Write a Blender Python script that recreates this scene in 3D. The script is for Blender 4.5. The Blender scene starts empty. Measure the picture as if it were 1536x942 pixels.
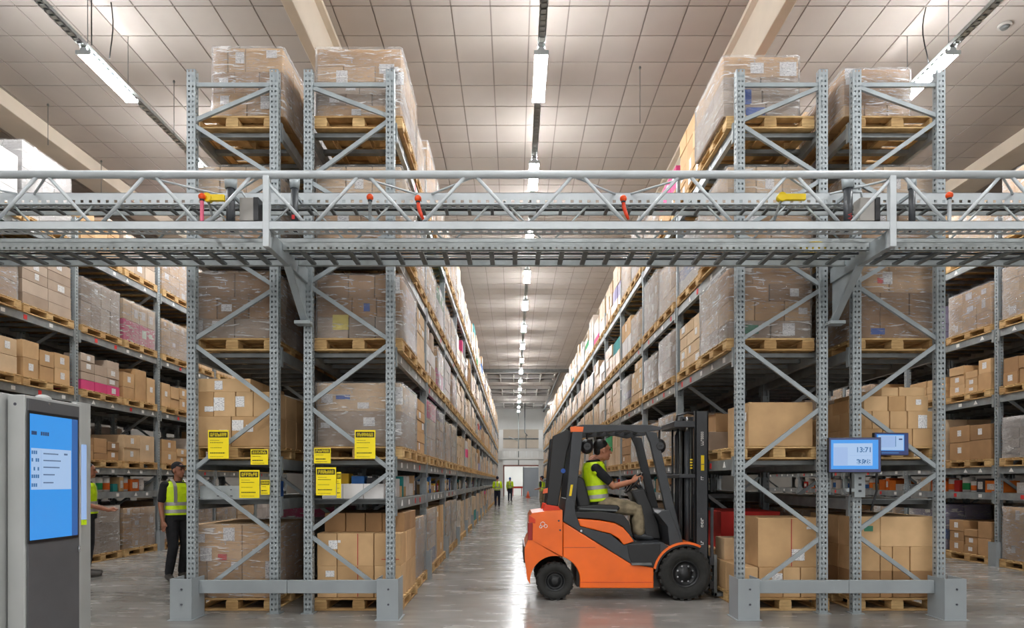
import bpy, bmesh, math, random
from mathutils import Vector, Matrix

S = bpy.context.scene
C = S.collection
F, CX, HY, CAMZ = 971.0, 771.0, 722.0, 1.47      # focal length (px), vanishing point, eye height

# ------------------------------------------------------------------ camera, world, exposure
cd = bpy.data.cameras.new('camera'); cam = bpy.data.objects.new('camera', cd); C.objects.link(cam)
cam.location = (0, 0, CAMZ); cam.rotation_euler = (math.pi/2, 0, 0)
cd.sensor_width = 36; cd.lens = F/1536*36
cd.shift_x = (768-CX)/1536; cd.shift_y = (HY-471)/1536
cd.clip_start = .05; cd.clip_end = 300
S.camera = cam
w = bpy.data.worlds.new('hall_ambient'); S.world = w; w.use_nodes = True
w.node_tree.nodes['Background'].inputs[0].default_value = (1.0, .985, .965, 1)
w.node_tree.nodes['Background'].inputs[1].default_value = 1.15
S.view_settings.view_transform = 'Standard'; S.view_settings.look = 'None'
S.view_settings.gamma = 1; S.view_settings.use_curve_mapping = False
S.view_settings.exposure = 0.0
TUBE = 200.0                                       # radiance of the fluorescent tubes

# ------------------------------------------------------------------ helpers
WL = {}
def px(x, y, d):                                   # photo pixel at depth d -> (X, Z)
    return ((x-CX)*d/F, CAMZ-(y-HY)*d/F)
def srgb(r, g, b):
    f = lambda c: (c/255/12.92 if c/255 <= .04045 else ((c/255+.055)/1.055)**2.4)
    return (f(r), f(g), f(b), 1)
def tag(o, label=None, cat=None, group=None, kind=None):
    if label: o['label'] = label
    if cat: o['category'] = cat
    if group: o['group'] = group
    if kind: o['kind'] = kind
    return o
def link(o, parent, loc):
    C.objects.link(o); loc = Vector(loc); WL[o.name] = loc.copy()
    if parent is not None:
        o.parent = parent; o.location = loc - WL[parent.name]
    else:
        o.location = loc
    return o
def thing(name, label, cat, loc, group=None, kind=None):
    o = bpy.data.objects.new(name, None); o.empty_display_size = .1
    link(o, None, loc)
    return tag(o, label, cat, group, kind)
def part(name, mesh, loc, parent=None):
    return link(bpy.data.objects.new(name, mesh), parent, loc)

class MB:
    def __init__(s): s.v, s.f, s.m, s.s = [], [], [], []
    def add(s, vs, fs, mi=0, sm=False):
        n = len(s.v); s.v += [tuple(p) for p in vs]
        for f in fs:
            s.f.append([i+n for i in f]); s.m.append(mi); s.s.append(sm)
        return s
    def box(s, x0, x1, y0, y1, z0, z1, mi=0):
        return s.add([(x0,y0,z0),(x1,y0,z0),(x1,y1,z0),(x0,y1,z0),(x0,y0,z1),(x1,y0,z1),(x1,y1,z1),(x0,y1,z1)],
              [(0,3,2,1),(4,5,6,7),(0,1,5,4),(1,2,6,5),(2,3,7,6),(3,0,4,7)], mi)
    def bar(s, p0, p1, w, h, up=(0,0,1), mi=0):
        p0, p1 = Vector(p0), Vector(p1); d = (p1-p0).normalized(); up = Vector(up)
        a = d.cross(up)
        if a.length < 1e-4: a = d.cross(Vector((1,0,0)))
        a.normalize(); b = a.cross(d).normalized(); a *= w/2; b *= h/2
        vs = [p0-a-b, p0+a-b, p0+a+b, p0-a+b, p1-a-b, p1+a-b, p1+a+b, p1-a+b]
        return s.add(vs, [(0,1,2,3),(7,6,5,4),(0,4,5,1),(1,5,6,2),(2,6,7,3),(3,7,4,0)], mi)
    def tube(s, pts, r, n=8, mi=0, cap=True):
        pts = [Vector(p) for p in pts]; rs = r if isinstance(r, (list, tuple)) else [r]*len(pts)
        rings = []; ref = None
        for i, p in enumerate(pts):
            d = (pts[min(i+1, len(pts)-1)]-pts[max(i-1, 0)])
            if d.length < 1e-6: d = Vector((0,0,1))
            d.normalize()
            if ref is None: ref = d.orthogonal()
            a = ref - d*ref.dot(d)
            a = a.normalized() if a.length > 1e-5 else d.orthogonal().normalized()
            ref = a; b = d.cross(a)
            rings.append([p + (a*math.cos(t)+b*math.sin(t))*rs[i] for t in [2*math.pi*k/n for k in range(n)]])
        base = len(s.v)
        for rg in rings: s.v += [tuple(q) for q in rg]
        for i in range(len(rings)-1):
            for k in range(n):
                a0 = base+i*n+k; a1 = base+i*n+(k+1) % n
                s.f.append([a0, a1, a1+n, a0+n]); s.m.append(mi); s.s.append(True)
        if cap:
            s.f.append([base+k for k in range(n)][::-1]); s.m.append(mi); s.s.append(False)
            e = base+(len(rings)-1)*n
            s.f.append([e+k for k in range(n)]); s.m.append(mi); s.s.append(False)
        return s
    def prism(s, poly, y0, y1, mi=0):              # polygon in XZ extruded along Y
        n = len(poly)
        A = sum(poly[i][0]*poly[(i+1)%n][1]-poly[(i+1)%n][0]*poly[i][1] for i in range(n))
        if A < 0: poly = poly[::-1]
        vs = [(x,y0,z) for x,z in poly]+[(x,y1,z) for x,z in poly]
        fs = [list(range(n)), list(range(n,2*n))[::-1]]+[[i+n,(i+1)%n+n,(i+1)%n,i] for i in range(n)]
        return s.add(vs, fs, mi)
    def ell(s, c, r, n=12, m=8, mi=0, M=None):
        vs = []; c = Vector(c)
        for j in range(m+1):
            t = math.pi*j/m
            for k in range(n):
                p = 2*math.pi*k/n
                q = Vector((r[0]*math.sin(t)*math.cos(p), r[1]*math.sin(t)*math.sin(p), r[2]*math.cos(t)))
                if M is not None: q = M @ q
                vs.append(c+q)
        fs = [[j*n+k, (j+1)*n+k, (j+1)*n+(k+1)%n, j*n+(k+1)%n] for j in range(m) for k in range(n)]
        return s.add(vs, fs, mi, True)
    def mesh(s, name, mats):
        me = bpy.data.meshes.new(name); me.from_pydata(s.v, [], s.f)
        for m in (mats if isinstance(mats, (list, tuple)) else [mats]): me.materials.append(m)
        me.polygons.foreach_set('material_index', s.m); me.polygons.foreach_set('use_smooth', s.s)
        me.update()
        return me
    def build(s, name, mats, parent=None, bevel=0, seg=2):   # vertices in world space
        if parent is not None: o0 = WL[parent.name]
        else:
            xs, ys, zs = zip(*s.v); o0 = Vector(((min(xs)+max(xs))/2, (min(ys)+max(ys))/2, min(zs)))
        s.v = [(a-o0.x, b-o0.y, c-o0.z) for a, b, c in s.v]
        ob = part(name, s.mesh(name, mats), o0, parent)
        if bevel:
            m = ob.modifiers.new('edge', 'BEVEL'); m.width = bevel; m.segments = seg; m.limit_method = 'ANGLE'; m.angle_limit = math.radians(40)
        return ob

CB = {}
def cbox(dx, dy, dz, mat, ch=.004):                # chamfered box, origin at the middle of its base, shared by size
    k = (round(dx,2), round(dy,2), round(dz,2), mat.name, ch)
    if k in CB: return CB[k]
    hx, hy, hz = k[0]/2, k[1]/2, k[2]/2
    m = MB(); vs = []; idx = {}
    for sx in (-1,1):
        for sy in (-1,1):
            for sz in (-1,1):
                for a in range(3):
                    h = [hx-ch, hy-ch, hz-ch]; h[a] += ch
                    idx[(sx,sy,sz,a)] = len(vs); vs.append((sx*h[0], sy*h[1], sz*h[2]+hz))
    fs = []
    def face(ids):
        c = sum((Vector(vs[i]) for i in ids), Vector())/len(ids) - Vector((0,0,hz))
        nrm = (Vector(vs[ids[1]])-Vector(vs[ids[0]])).cross(Vector(vs[ids[2]])-Vector(vs[ids[1]]))
        fs.append(ids if nrm.dot(c) > 0 else ids[::-1])
    for a in range(3):
        b, c = [i for i in range(3) if i != a]
        for sa in (-1,1):
            def key(sb, sc, ax, sa=sa):
                q = [0,0,0]; q[a] = sa; q[b] = sb; q[c] = sc
                return idx[(q[0],q[1],q[2],ax)]
            face([key(-1,-1,a), key(1,-1,a), key(1,1,a), key(-1,1,a)])
        for sb in (-1,1):
            for sc in (-1,1):
                def kk(sa, ax):
                    q = [0,0,0]; q[a] = sa; q[b] = sb; q[c] = sc
                    return idx[(q[0],q[1],q[2],ax)]
                face([kk(-1,b), kk(1,b), kk(1,c), kk(-1,c)])
    for sx in (-1,1):
        for sy in (-1,1):
            for sz in (-1,1): face([idx[(sx,sy,sz,a)] for a in range(3)])
    m.add(vs, fs); CB[k] = m.mesh('box', mat)
    return CB[k]

# ------------------------------------------------------------------ materials
M = {}
def nodes(name):
    m = bpy.data.materials.new(name); m.use_nodes = True; nt = m.node_tree
    M[name] = m
    return m, nt, nt.nodes['Principled BSDF']
def N(nt, t, **kw):
    n = nt.nodes.new(t)
    for k, v in kw.items():
        if k in n.inputs: n.inputs[k].default_value = v
        else: setattr(n, k, v)
    return n
def mixc(nt, fac, a, b, bt='MIX'):
    n = nt.nodes.new('ShaderNodeMix'); n.data_type = 'RGBA'; n.blend_type = bt
    for sock, v in ((n.inputs[0], fac), (n.inputs[6], a), (n.inputs[7], b)):
        if hasattr(v, 'is_linked') or hasattr(v, 'node'): nt.links.new(v, sock)
        else: sock.default_value = v
    return n.outputs[2]
def ramp(nt, src, p0, p1, c0=(0,0,0,1), c1=(1,1,1,1)):
    r = nt.nodes.new('ShaderNodeValToRGB'); nt.links.new(src, r.inputs[0])
    r.color_ramp.elements[0].position = p0; r.color_ramp.elements[0].color = c0
    r.color_ramp.elements[1].position = p1; r.color_ramp.elements[1].color = c1
    return r.outputs[0]
def noise(nt, scale, detail=3, coord='Object', stretch=None):
    tc = nt.nodes.new('ShaderNodeTexCoord'); n = nt.nodes.new('ShaderNodeTexNoise')
    n.inputs['Scale'].default_value = scale; n.inputs['Detail'].default_value = detail
    src = tc.outputs[coord]
    if stretch:
        mp = nt.nodes.new('ShaderNodeMapping'); mp.inputs['Scale'].default_value = stretch
        nt.links.new(src, mp.inputs[0]); src = mp.outputs[0]
    nt.links.new(src, n.inputs['Vector'])
    if detail > 6: n.inputs['Distortion'].default_value = 1.2; n.inputs['Roughness'].default_value = .62
    return n.outputs['Fac']
def plain(name, col, rough=.5, metal=0, var=.08, scale=6, bump=0, coat=0, emit=0):
    m, nt, b = nodes(name)
    f = noise(nt, scale)
    d = tuple(c*(1-var*2.2) for c in col[:3])+(1,); l = tuple(min(1, c*(1+var)) for c in col[:3])+(1,)
    nt.links.new(ramp(nt, f, .3, .7, d, l), b.inputs['Base Color'])
    b.inputs['Roughness'].default_value = rough; b.inputs['Metallic'].default_value = metal
    b.inputs['Coat Weight'].default_value = coat
    if bump:
        bp = nt.nodes.new('ShaderNodeBump'); bp.inputs['Strength'].default_value = bump; bp.inputs['Distance'].default_value = .01
        nt.links.new(noise(nt, scale*8), bp.inputs['Height']); nt.links.new(bp.outputs[0], b.inputs['Normal'])
    if emit:
        b.inputs['Emission Color'].default_value = col; b.inputs['Emission Strength'].default_value = emit
    return m

def card(name, c0, c1, rough=.75):
    m, nt, b = nodes(name)
    oi = nt.nodes.new('ShaderNodeObjectInfo'); ge = nt.nodes.new('ShaderNodeNewGeometry')
    ad = N(nt, 'ShaderNodeMath', operation='ADD'); nt.links.new(oi.outputs['Random'], ad.inputs[0]); nt.links.new(ge.outputs['Random Per Island'], ad.inputs[1])
    fr = N(nt, 'ShaderNodeMath', operation='FRACT'); nt.links.new(ad.outputs[0], fr.inputs[0])
    base = mixc(nt, fr.outputs[0], c0, c1)
    g = ramp(nt, noise(nt, 5, 4), .3, .75, (.86,.85,.84,1), (1.05,1.05,1.05,1))
    base = mixc(nt, 1.0, base, g, 'MULTIPLY')
    nt.links.new(base, b.inputs['Base Color']); b.inputs['Roughness'].default_value = rough
    bp = nt.nodes.new('ShaderNodeBump'); bp.inputs['Strength'].default_value = .12; bp.inputs['Distance'].default_value = .02
    nt.links.new(noise(nt, 9, 2), bp.inputs['Height']); nt.links.new(bp.outputs[0], b.inputs['Normal'])
    return m
card('kraft', srgb(190,152,106), srgb(216,180,134))
card('kraft_dark', srgb(152,116,78), srgb(186,146,102))
card('kraft_pale', srgb(204,174,136), srgb(224,198,164))
card('grey_card', srgb(164,144,126), srgb(196,178,160))
card('white_card', srgb(208,206,206), srgb(232,230,228))
card('mauve_card', srgb(120,112,150), srgb(170,164,190))
card('blue_card', srgb(30,78,160), srgb(60,120,190))
card('green_card', srgb(20,130,70), srgb(40,160,95))
card('teal_card', srgb(20,120,125), srgb(40,150,150))
card('pink_card', srgb(205,50,110), srgb(225,80,140))
card('red_card', srgb(180,30,30), srgb(210,50,40))
card('orange_card', srgb(225,100,30), srgb(240,130,40))
card('yellow_card', srgb(215,170,40), srgb(235,195,70))
card('black_card', srgb(40,42,48), srgb(70,70,76))
card('wrapped_kraft', srgb(184,154,118), srgb(214,188,156), .28)
card('wrapped_grey', srgb(182,168,154), srgb(216,204,192), .25)
card('wrapped_white', srgb(196,192,192), srgb(222,218,216), .25)
plain('galv', srgb(168,174,174), .42, .25, .08, 9)
plain('rack_grey', srgb(154,162,165), .45, .1, .07, 5)
plain('beam_grey', srgb(146,152,154), .42, .3, .12, 7)
plain('dark_steel', srgb(112,116,116), .5, .3, .12, 6)
plain('chord_white', srgb(190,196,199), .4, .05, .05, 4)
plain('guard_grey', srgb(148,155,158), .5, 0, .05, 3)
plain('black_plastic', srgb(26,27,29), .4, 0, .1, 8)
plain('charcoal', srgb(54,57,61), .45, 0, .08, 6)
plain('rubber', srgb(38,38,36), .8, 0, .15, 14, .3)
plain('orange_paint', srgb(250,108,8), .32, 0, .06, 3, 0, .4)
plain('deep_orange', srgb(215,60,20), .35, 0, .05, 3)
plain('yellow_sign', srgb(250,226,0), .5, 0, .03, 3)
plain('yellow_plastic', srgb(238,205,10), .4, 0, .05, 3)
plain('sign_black', srgb(45,38,8), .6, 0, .05, 9)
plain('beacon_orange', srgb(240,80,10), .3, 0, .05, 9)
plain('chrome', srgb(200,202,205), .2, .9, .04, 9)
plain('pink_post', srgb(225,100,130), .5, 0, .04, 9)
plain('white_paint', srgb(225,226,224), .6, 0, .03, 1.5)
plain('beige_panel', srgb(188,176,160), .7, 0, .05, .8)
plain('wall_white', srgb(218,218,214), .75, 0, .03, .6)
plain('wall_grey', srgb(168,164,158), .75, 0, .05, .6)
plain('door_grey', srgb(150,155,160), .5, 0, .03, .5)
plain('door_frame', srgb(130,85,75), .6, 0, .05, 2)
plain('concrete_beam', srgb(205,194,178), .8, 0, .05, 1.2)
plain('kiosk_grey', srgb(172,174,172), .45, .1, .04, 3)
plain('kiosk_dark', srgb(84,84,86), .5, 0, .05, 5)
plain('hivis', srgb(216,255,16), .6, 0, .08, 14)
plain('reflective', srgb(168,166,164), .35, .2, .05, 20)
plain('black_cloth', srgb(27,28,32), .9, 0, .2, 14)
plain('navy_cloth', srgb(34,38,58), .9, 0, .2, 14)
plain('khaki_cloth', srgb(148,134,108), .9, 0, .2, 12)
plain('skin', srgb(190,128,98), .5, 0, .06, 14)
plain('skin_dark', srgb(150,98,74), .5, 0, .06, 14)
plain('hair', srgb(20,18,18), .6, 0, .2, 40)
plain('shoe', srgb(70,66,62), .7, 0, .15, 14)
plain('blue_cap', srgb(60,110,180), .7, 0, .1, 14)
plain('cone_orange', srgb(235,110,70), .6, 0, .1, 6)
plain('red_plastic', srgb(205,25,25), .4, 0, .06, 6)
plain('tail_red', srgb(150,30,20), .3, 0, .05, 6)
plain('glass_dark', srgb(20,22,26), .08, 0, .05, 6)
plain('sticker_white', srgb(236,236,234), .5, 0, .02, 6)
plain('sticker_blue', srgb(40,90,180), .5, 0, .04, 6)
plain('sticker_red', srgb(215,45,45), .5, 0, .04, 6)
plain('sticker_green', srgb(60,130,100), .5, 0, .04, 6)
plain('sticker_yellow', srgb(226,210,110), .5, 0, .04, 6)
plain('strap_red', srgb(175,50,45), .5, 0, .04, 6)
plain('ink', srgb(70,70,80), .6, 0, .04, 6)
def emitter(name, col, s):
    m, nt, b = nodes(name)
    b.inputs['Base Color'].default_value = (.05,.05,.05,1); b.inputs['Roughness'].default_value = .2
    b.inputs['Emission Color'].default_value = col; b.inputs['Emission Strength'].default_value = s
    return m
emitter('tube_light', (.97,.985,1,1), TUBE)
emitter('screen_blue', srgb(30,150,240), .85)
emitter('screen_deep', srgb(10,95,175), .75)
emitter('screen_pale', srgb(172,204,244), .8)
emitter('screen_grey', srgb(150,180,226), .9)
emitter('screen_ink', srgb(20,70,130), .5)
emitter('screen_cyan', srgb(30,110,175), .7)
emitter('screen_navy', srgb(14,50,130), .5)
# wood
m, nt, b = nodes('pine')
oi = nt.nodes.new('ShaderNodeObjectInfo'); ge = nt.nodes.new('ShaderNodeNewGeometry')
ad = N(nt, 'ShaderNodeMath', operation='ADD'); nt.links.new(oi.outputs['Random'], ad.inputs[0]); nt.links.new(ge.outputs['Random Per Island'], ad.inputs[1])
fr = N(nt, 'ShaderNodeMath', operation='FRACT'); nt.links.new(ad.outputs[0], fr.inputs[0])
bc = mixc(nt, fr.outputs[0], srgb(188,150,98), srgb(220,186,132))
gr = ramp(nt, noise(nt, 3, 4, 'Object', (3,3,14)), .35, .7, (.72,.68,.62,1), (1.05,1.05,1.05,1))
nt.links.new(mixc(nt, 1.0, bc, gr, 'MULTIPLY'), b.inputs['Base Color']); b.inputs['Roughness'].default_value = .75
# stretch film: thin clear film, milky where layers overlap, with painted glint streaks
m, nt, b = nodes('film')
out = nt.nodes['Material Output']
st = ramp(nt, noise(nt, 4.2, 8, 'Object', (1.1,1.1,6.5)), .56, .63)
blotch = ramp(nt, noise(nt, 3, 3), .35, .75)
b.inputs['Base Color'].default_value = (.92,.9,.88,1); b.inputs['Roughness'].default_value = .16
b.inputs['Specular IOR Level'].default_value = .9
bp = nt.nodes.new('ShaderNodeBump'); bp.inputs['Strength'].default_value = .9; bp.inputs['Distance'].default_value = .03
nt.links.new(noise(nt, 6, 7, 'Object', (1.2,1.2,5)), bp.inputs['Height']); nt.links.new(bp.outputs[0], b.inputs['Normal'])
tr = nt.nodes.new('ShaderNodeBsdfTransparent'); tr.inputs[0].default_value = (.97,.97,.98,1)
fz = nt.nodes.new('ShaderNodeFresnel'); fz.inputs['IOR'].default_value = 1.35; nt.links.new(bp.outputs[0], fz.inputs['Normal'])
a1 = N(nt, 'ShaderNodeMath', operation='MULTIPLY_ADD'); nt.links.new(st, a1.inputs[0]); a1.inputs[1].default_value = .5; a1.inputs[2].default_value = .07
a2 = N(nt, 'ShaderNodeMath', operation='MULTIPLY_ADD'); nt.links.new(blotch, a2.inputs[0]); a2.inputs[1].default_value = .08; nt.links.new(a1.outputs[0], a2.inputs[2])
a3 = N(nt, 'ShaderNodeMath', operation='ADD', use_clamp=True); nt.links.new(a2.outputs[0], a3.inputs[0]); nt.links.new(fz.outputs[0], a3.inputs[1])
mx = nt.nodes.new('ShaderNodeMixShader'); nt.links.new(a3.outputs[0], mx.inputs[0]); nt.links.new(tr.outputs[0], mx.inputs[1]); nt.links.new(b.outputs[0], mx.inputs[2])
nt.links.new(mx.outputs[0], out.inputs[0])
# printed label
m, nt, b = nodes('label_print')
tc = nt.nodes.new('ShaderNodeTexCoord'); sp = nt.nodes.new('ShaderNodeSeparateXYZ'); nt.links.new(tc.outputs['Generated'], sp.inputs[0])
wv = N(nt, 'ShaderNodeMath', operation='SINE'); mu = N(nt, 'ShaderNodeMath', operation='MULTIPLY'); nt.links.new(sp.outputs[2], mu.inputs[0]); mu.inputs[1].default_value = 64
nt.links.new(mu.outputs[0], wv.inputs[0])
gt = N(nt, 'ShaderNodeMath', operation='GREATER_THAN'); nt.links.new(wv.outputs[0], gt.inputs[0]); gt.inputs[1].default_value = .25
oi = nt.nodes.new('ShaderNodeObjectInfo')
n1 = N(nt, 'ShaderNodeTexNoise', noise_dimensions='4D'); n1.inputs['Scale'].default_value = 9
nt.links.new(tc.outputs['Generated'], n1.inputs['Vector']); nt.links.new(oi.outputs['Random'], n1.inputs['W'])
g2 = N(nt, 'ShaderNodeMath', operation='GREATER_THAN'); nt.links.new(n1.outputs['Fac'], g2.inputs[0]); g2.inputs[1].default_value = .54
an = N(nt, 'ShaderNodeMath', operation='MULTIPLY'); nt.links.new(gt.outputs[0], an.inputs[0]); nt.links.new(g2.outputs[0], an.inputs[1])
nt.links.new(mixc(nt, an.outputs[0], srgb(236,236,236), srgb(140,140,152)), b.inputs['Base Color']); b.inputs['Roughness'].default_value = .5
# polished concrete floor
m, nt, b = nodes('floor_concrete')
f1 = noise(nt, .35, 6, 'Object', (1,2.2,1)); f2 = noise(nt, 2.2, 6, 'Object', (1,3,1))
c1 = ramp(nt, f1, .32, .7, srgb(124,122,118), srgb(166,164,160))
c2 = ramp(nt, f2, .3, .72, (.8,.79,.77,1), (1.06,1.05,1.04,1))
nt.links.new(mixc(nt, 1.0, c1, c2, 'MULTIPLY'), b.inputs['Base Color'])
nt.links.new(ramp(nt, f2, .35, .75, (.16,.16,.16,1), (.33,.33,.33,1)), b.inputs['Roughness'])
b.inputs['Specular IOR Level'].default_value = .6
bp = nt.nodes.new('ShaderNodeBump'); bp.inputs['Strength'].default_value = .05; bp.inputs['Distance'].default_value = .03
nt.links.new(noise(nt, 1.6, 2, 'Object', (1,3.5,1)), bp.inputs['Height']); nt.links.new(bp.outputs[0], b.inputs['Normal'])
plain('tile', srgb(164,156,149), .85, 0, .03, .9)
plain('tile_grid', srgb(126,119,113), .8, 0, .03, .9)

# ------------------------------------------------------------------ setting
H = 7.25; ZC = CAMZ+H
XL, XR, YN, YF = -13.5, 14.0, -9.0, 64.0
fl = MB().box(XL, XR, YN, YF+6, -.2, 0).build('floor', M['floor_concrete']); tag(fl, 'polished grey concrete warehouse floor with faint reflections', None, None, 'structure')
ce = thing('ceiling', 'beige tiled warehouse ceiling', None, (0, 30, ZC), None, 'structure')
MB().box(XL, XR, YN, YF+.3, ZC+.012, ZC+.2).build('grid_backing', M['tile_grid'], ce)
TX, TY = .6035, .662
x0t, y0t = .241, 9.873
tiles = []
for i in range(-22, 23):
    for j in range(-28, 82):
        xc, yc = x0t+TX*(i+.5), y0t+TY*(j+.5)
        if xc < XL+.3 or xc > XR-.3 or yc < YN+.3 or yc > YF-.3: continue
        tiles.append((xc, yc))
vis = lambda t: abs(t[0]/t[1]*F+3) < 800 and H/t[1]*F < HY+10
near = sorted([t for t in tiles if vis(t)], key=lambda t: t[1]+.35*abs(t[0]))[:300]
ns = set(near)
tm = MB().box(-TX/2+.011, TX/2-.011, -TY/2+.011, TY/2-.011, 0, .012).mesh('ceiling_tile', M['tile'])
for t in near: part('ceiling_tile', tm, (t[0], t[1], ZC), ce)
rest = MB()
for t in tiles:
    if t not in ns: rest.box(t[0]-TX/2+.011, t[0]+TX/2-.011, t[1]-TY/2+.011, t[1]+TY/2-.011, ZC, ZC+.012)
tag(rest.build('ceiling_tiles_beyond', M['tile'], ce), None, None, None, 'stuff')
wf = thing('wall_far', 'white end wall of the warehouse with a door opening', None, (.5, YF, 0), None, 'structure')
DX0, DX1, DZ = -.95, 2.75, 2.95
MB().box(XL, DX0, YF, YF+.25, 0, ZC).box(DX1, XR, YF, YF+.25, 0, ZC).box(DX0, DX1, YF, YF+.25, DZ, ZC).build('wall_panel', M['wall_white'], wf)
MB().box(-1.6, 3.1, YF-.05, YF, 4.75, 5.6).build('beige_band', M['beige_panel'], wf)
MB().box(-1.6, 3.1, YF-.06, YF, 5.75, 6.6).build('beige_band', M['beige_panel'], wf)
MB().box(-1.6, 3.1, YF-.12, YF, 5.62, 5.73).build('sheeting_rail', M['dark_steel'], wf)
tag(MB().box(XL-.25, XL, YN, YF, 0, ZC).build('wall_left', M['wall_grey']), 'grey side wall beyond the far left rack', None, None, 'structure')
tag(MB().box(XR, XR+.25, YN, YF, 0, ZC).build('wall_right', M['wall_grey']), 'grey side wall beyond the far right rack', None, None, 'structure')
d1 = thing('door_1', 'loading doorway with brown frame and grey sliding leaf in the end wall', None, (.9, YF, 0), None, 'structure')
MB().box(DX0-.12, DX0, YF-.1, YF+.3, 0, DZ+.12).box(DX1, DX1+.12, YF-.1, YF+.3, 0, DZ+.12).box(DX0-.12, DX1+.12, YF-.1, YF+.3, DZ, DZ+.14).build('door_frame', M['door_frame'], d1)
MB().box(.95, DX1, YF+.02, YF+.1, 0, DZ-.1).build('sliding_leaf', M['door_grey'], d1)
MB().box(.88, .96, YF-.02, YF+.14, 0, DZ-.05).build('leaf_edge', M['dark_steel'], d1)
tag(MB().box(-3, 5, YF+5.5, YF+5.7, 0, 4).box(-3.2, -3, YF+.25, YF+5.7, 0, 4).box(5, 5.2, YF+.25, YF+5.7, 0, 4).box(-3.2, 5.2, YF+.25, YF+5.7, 4, 4.1).build('wall_back_room', M['wall_white']), 'bright white room seen through the end doorway', None, None, 'structure')
# ceiling beams along the hall
for i, (a, b_, zb) in enumerate(((-3.14,-2.98,6.46), (3.65,3.81,6.46), (-10.1,-9.45,6.95), (10.45,11.1,6.95))):
    q = thing('trim_%d' % (i+1), ['deep pale concrete ceiling beam above the left racks', 'deep pale concrete ceiling beam above the right racks', 'shallow ceiling beam along the far left side', 'shallow ceiling beam along the far right side'][i], None, ((a+b_)/2, 30, CAMZ+zb), None, 'structure')
    MB().box(a, b_, YN, YF, CAMZ+zb, ZC).build('beam_web', M['concrete_beam'], q, .012)
    s_ = 1 if a < 0 else -1
    if i < 2: MB().box(min(b_ if s_>0 else a, (b_ if s_>0 else a)+s_*.1), max(b_ if s_>0 else a, (b_ if s_>0 else a)+s_*.1), YN, YF, ZC-.07, ZC).build('beam_haunch', M['concrete_beam'], q)

# ------------------------------------------------------------------ lamps
ORD = ['first','second','third','fourth','fifth','sixth','seventh','eighth','ninth','tenth','eleventh','twelfth','thirteenth','fourteenth','fifteenth','sixteenth','seventeenth','eighteenth','nineteenth','twentieth']
ZL = CAMZ+6.25
tube_me = None
def lamp(x, y, label, wires):
    t = thing('batten_lamp', label, 'lamp', (x, y, ZL), 'fluorescent lamps')
    global tube_me
    if tube_me is None:
        tube_me = (MB().tube([(0,-.59,0),(0,.59,0)], .019, 8).mesh('tube', M['tube_light']),
                   MB().box(-.05,.05,-.6,.6,.035,.06).box(-.04,.04,-.6,.6,.06,.09).mesh('housing', M['chord_white']),
                   MB().box(-.105,.105,-.012,.012,-.02,.035).mesh('end_cap', M['chord_white']),
                   MB().tube([(0,0,.09),(0,0,ZC-ZL)], .006, 5).mesh('hanger', M['dark_steel']))
    for dx in (-.075, 0, .075): part('tube', tube_me[0], (x+dx, y, ZL), t)
    part('housing', tube_me[1], (x, y, ZL), t)
    for dy in (-.605, .605): part('end_cap', tube_me[2], (x, y+dy, ZL), t)
    if wires:
        for dy in (-.5, .5): part('hanger_wire', tube_me[3], (x, y+dy, ZL), t)
LY = [10.05+3.24*k for k in range(4)]+[23.0+3.48*k for k in range(11)]
NY = [-6.2, -2.9, .4, 3.6, 6.83]
for nm, x, ys in (('over the central aisle', .40, NY+LY), ('over the left side aisle', -6.29, NY+LY[:8]), ('over the right side aisle', 6.41, NY+LY[:8])):
    for k, y in enumerate(ys):
        if k < len(NY): lb = 'white fluorescent batten lamp %s, above the picture, %s towards the viewer' % (nm, ORD[len(NY)-1-k])
        else: lb = 'glowing white fluorescent batten lamp %s, %s from the front' % (nm, ORD[k-len(NY)])
        lamp(x, y, lb, False)
    t = thing('lamp_trunking', 'perforated grey lamp trunking %s' % nm, 'trunking', (x, 20, ZL+.09), 'lamp trunking')
    y1 = ys[-1]+1.5
    m1 = MB(); y = YN+1
    for xx in (-.055, .035): m1.box(x+xx, x+xx+.02, YN+1, y1, ZL+.1, ZL+.16)
    while y < y1:
        m1.box(x-.055, x+.055, y, y+.07, ZL+.1, ZL+.106); y += .11
    m1.box(x-.055, x+.055, YN+1, y1, ZL+.154, ZL+.16)
    m1.build('perforated_channel', M['galv'], t)
    for y in ys:
        for dy in (-.5, .5): MB().tube([(x,y+dy,ZL+.16),(x,y+dy,ZC)], .006, 5).build('hanger_wire', M['dark_steel'], t)
for i, (xx, yy, dx, lb) in enumerate(((-6.2,9.5,.0,'thin black cable hanging to the left lamp'), (-6.1,9.8,.03,'second thin black cable beside the left lamp'), (6.3,9.9,-.05,'thin curved black cable hanging to the right lamp'))):
    pts = [(xx+dx*math.sin(k/6*math.pi*1.3), yy, ZL+.15+(ZC-ZL-.15)*(1-k/6)) for k in range(7)]
    tag(MB().tube(pts, .009, 5).build('lamp_cable', M['black_plastic']), lb, 'cable')
for k, x in enumerate((-5.2, -2.6, 3.4, 6.0)): lamp(x, 60.2, 'added batten lamp brightening the end wall, %s from the left' % ORD[k], True)  # lamp row added to brighten the end wall
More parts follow.
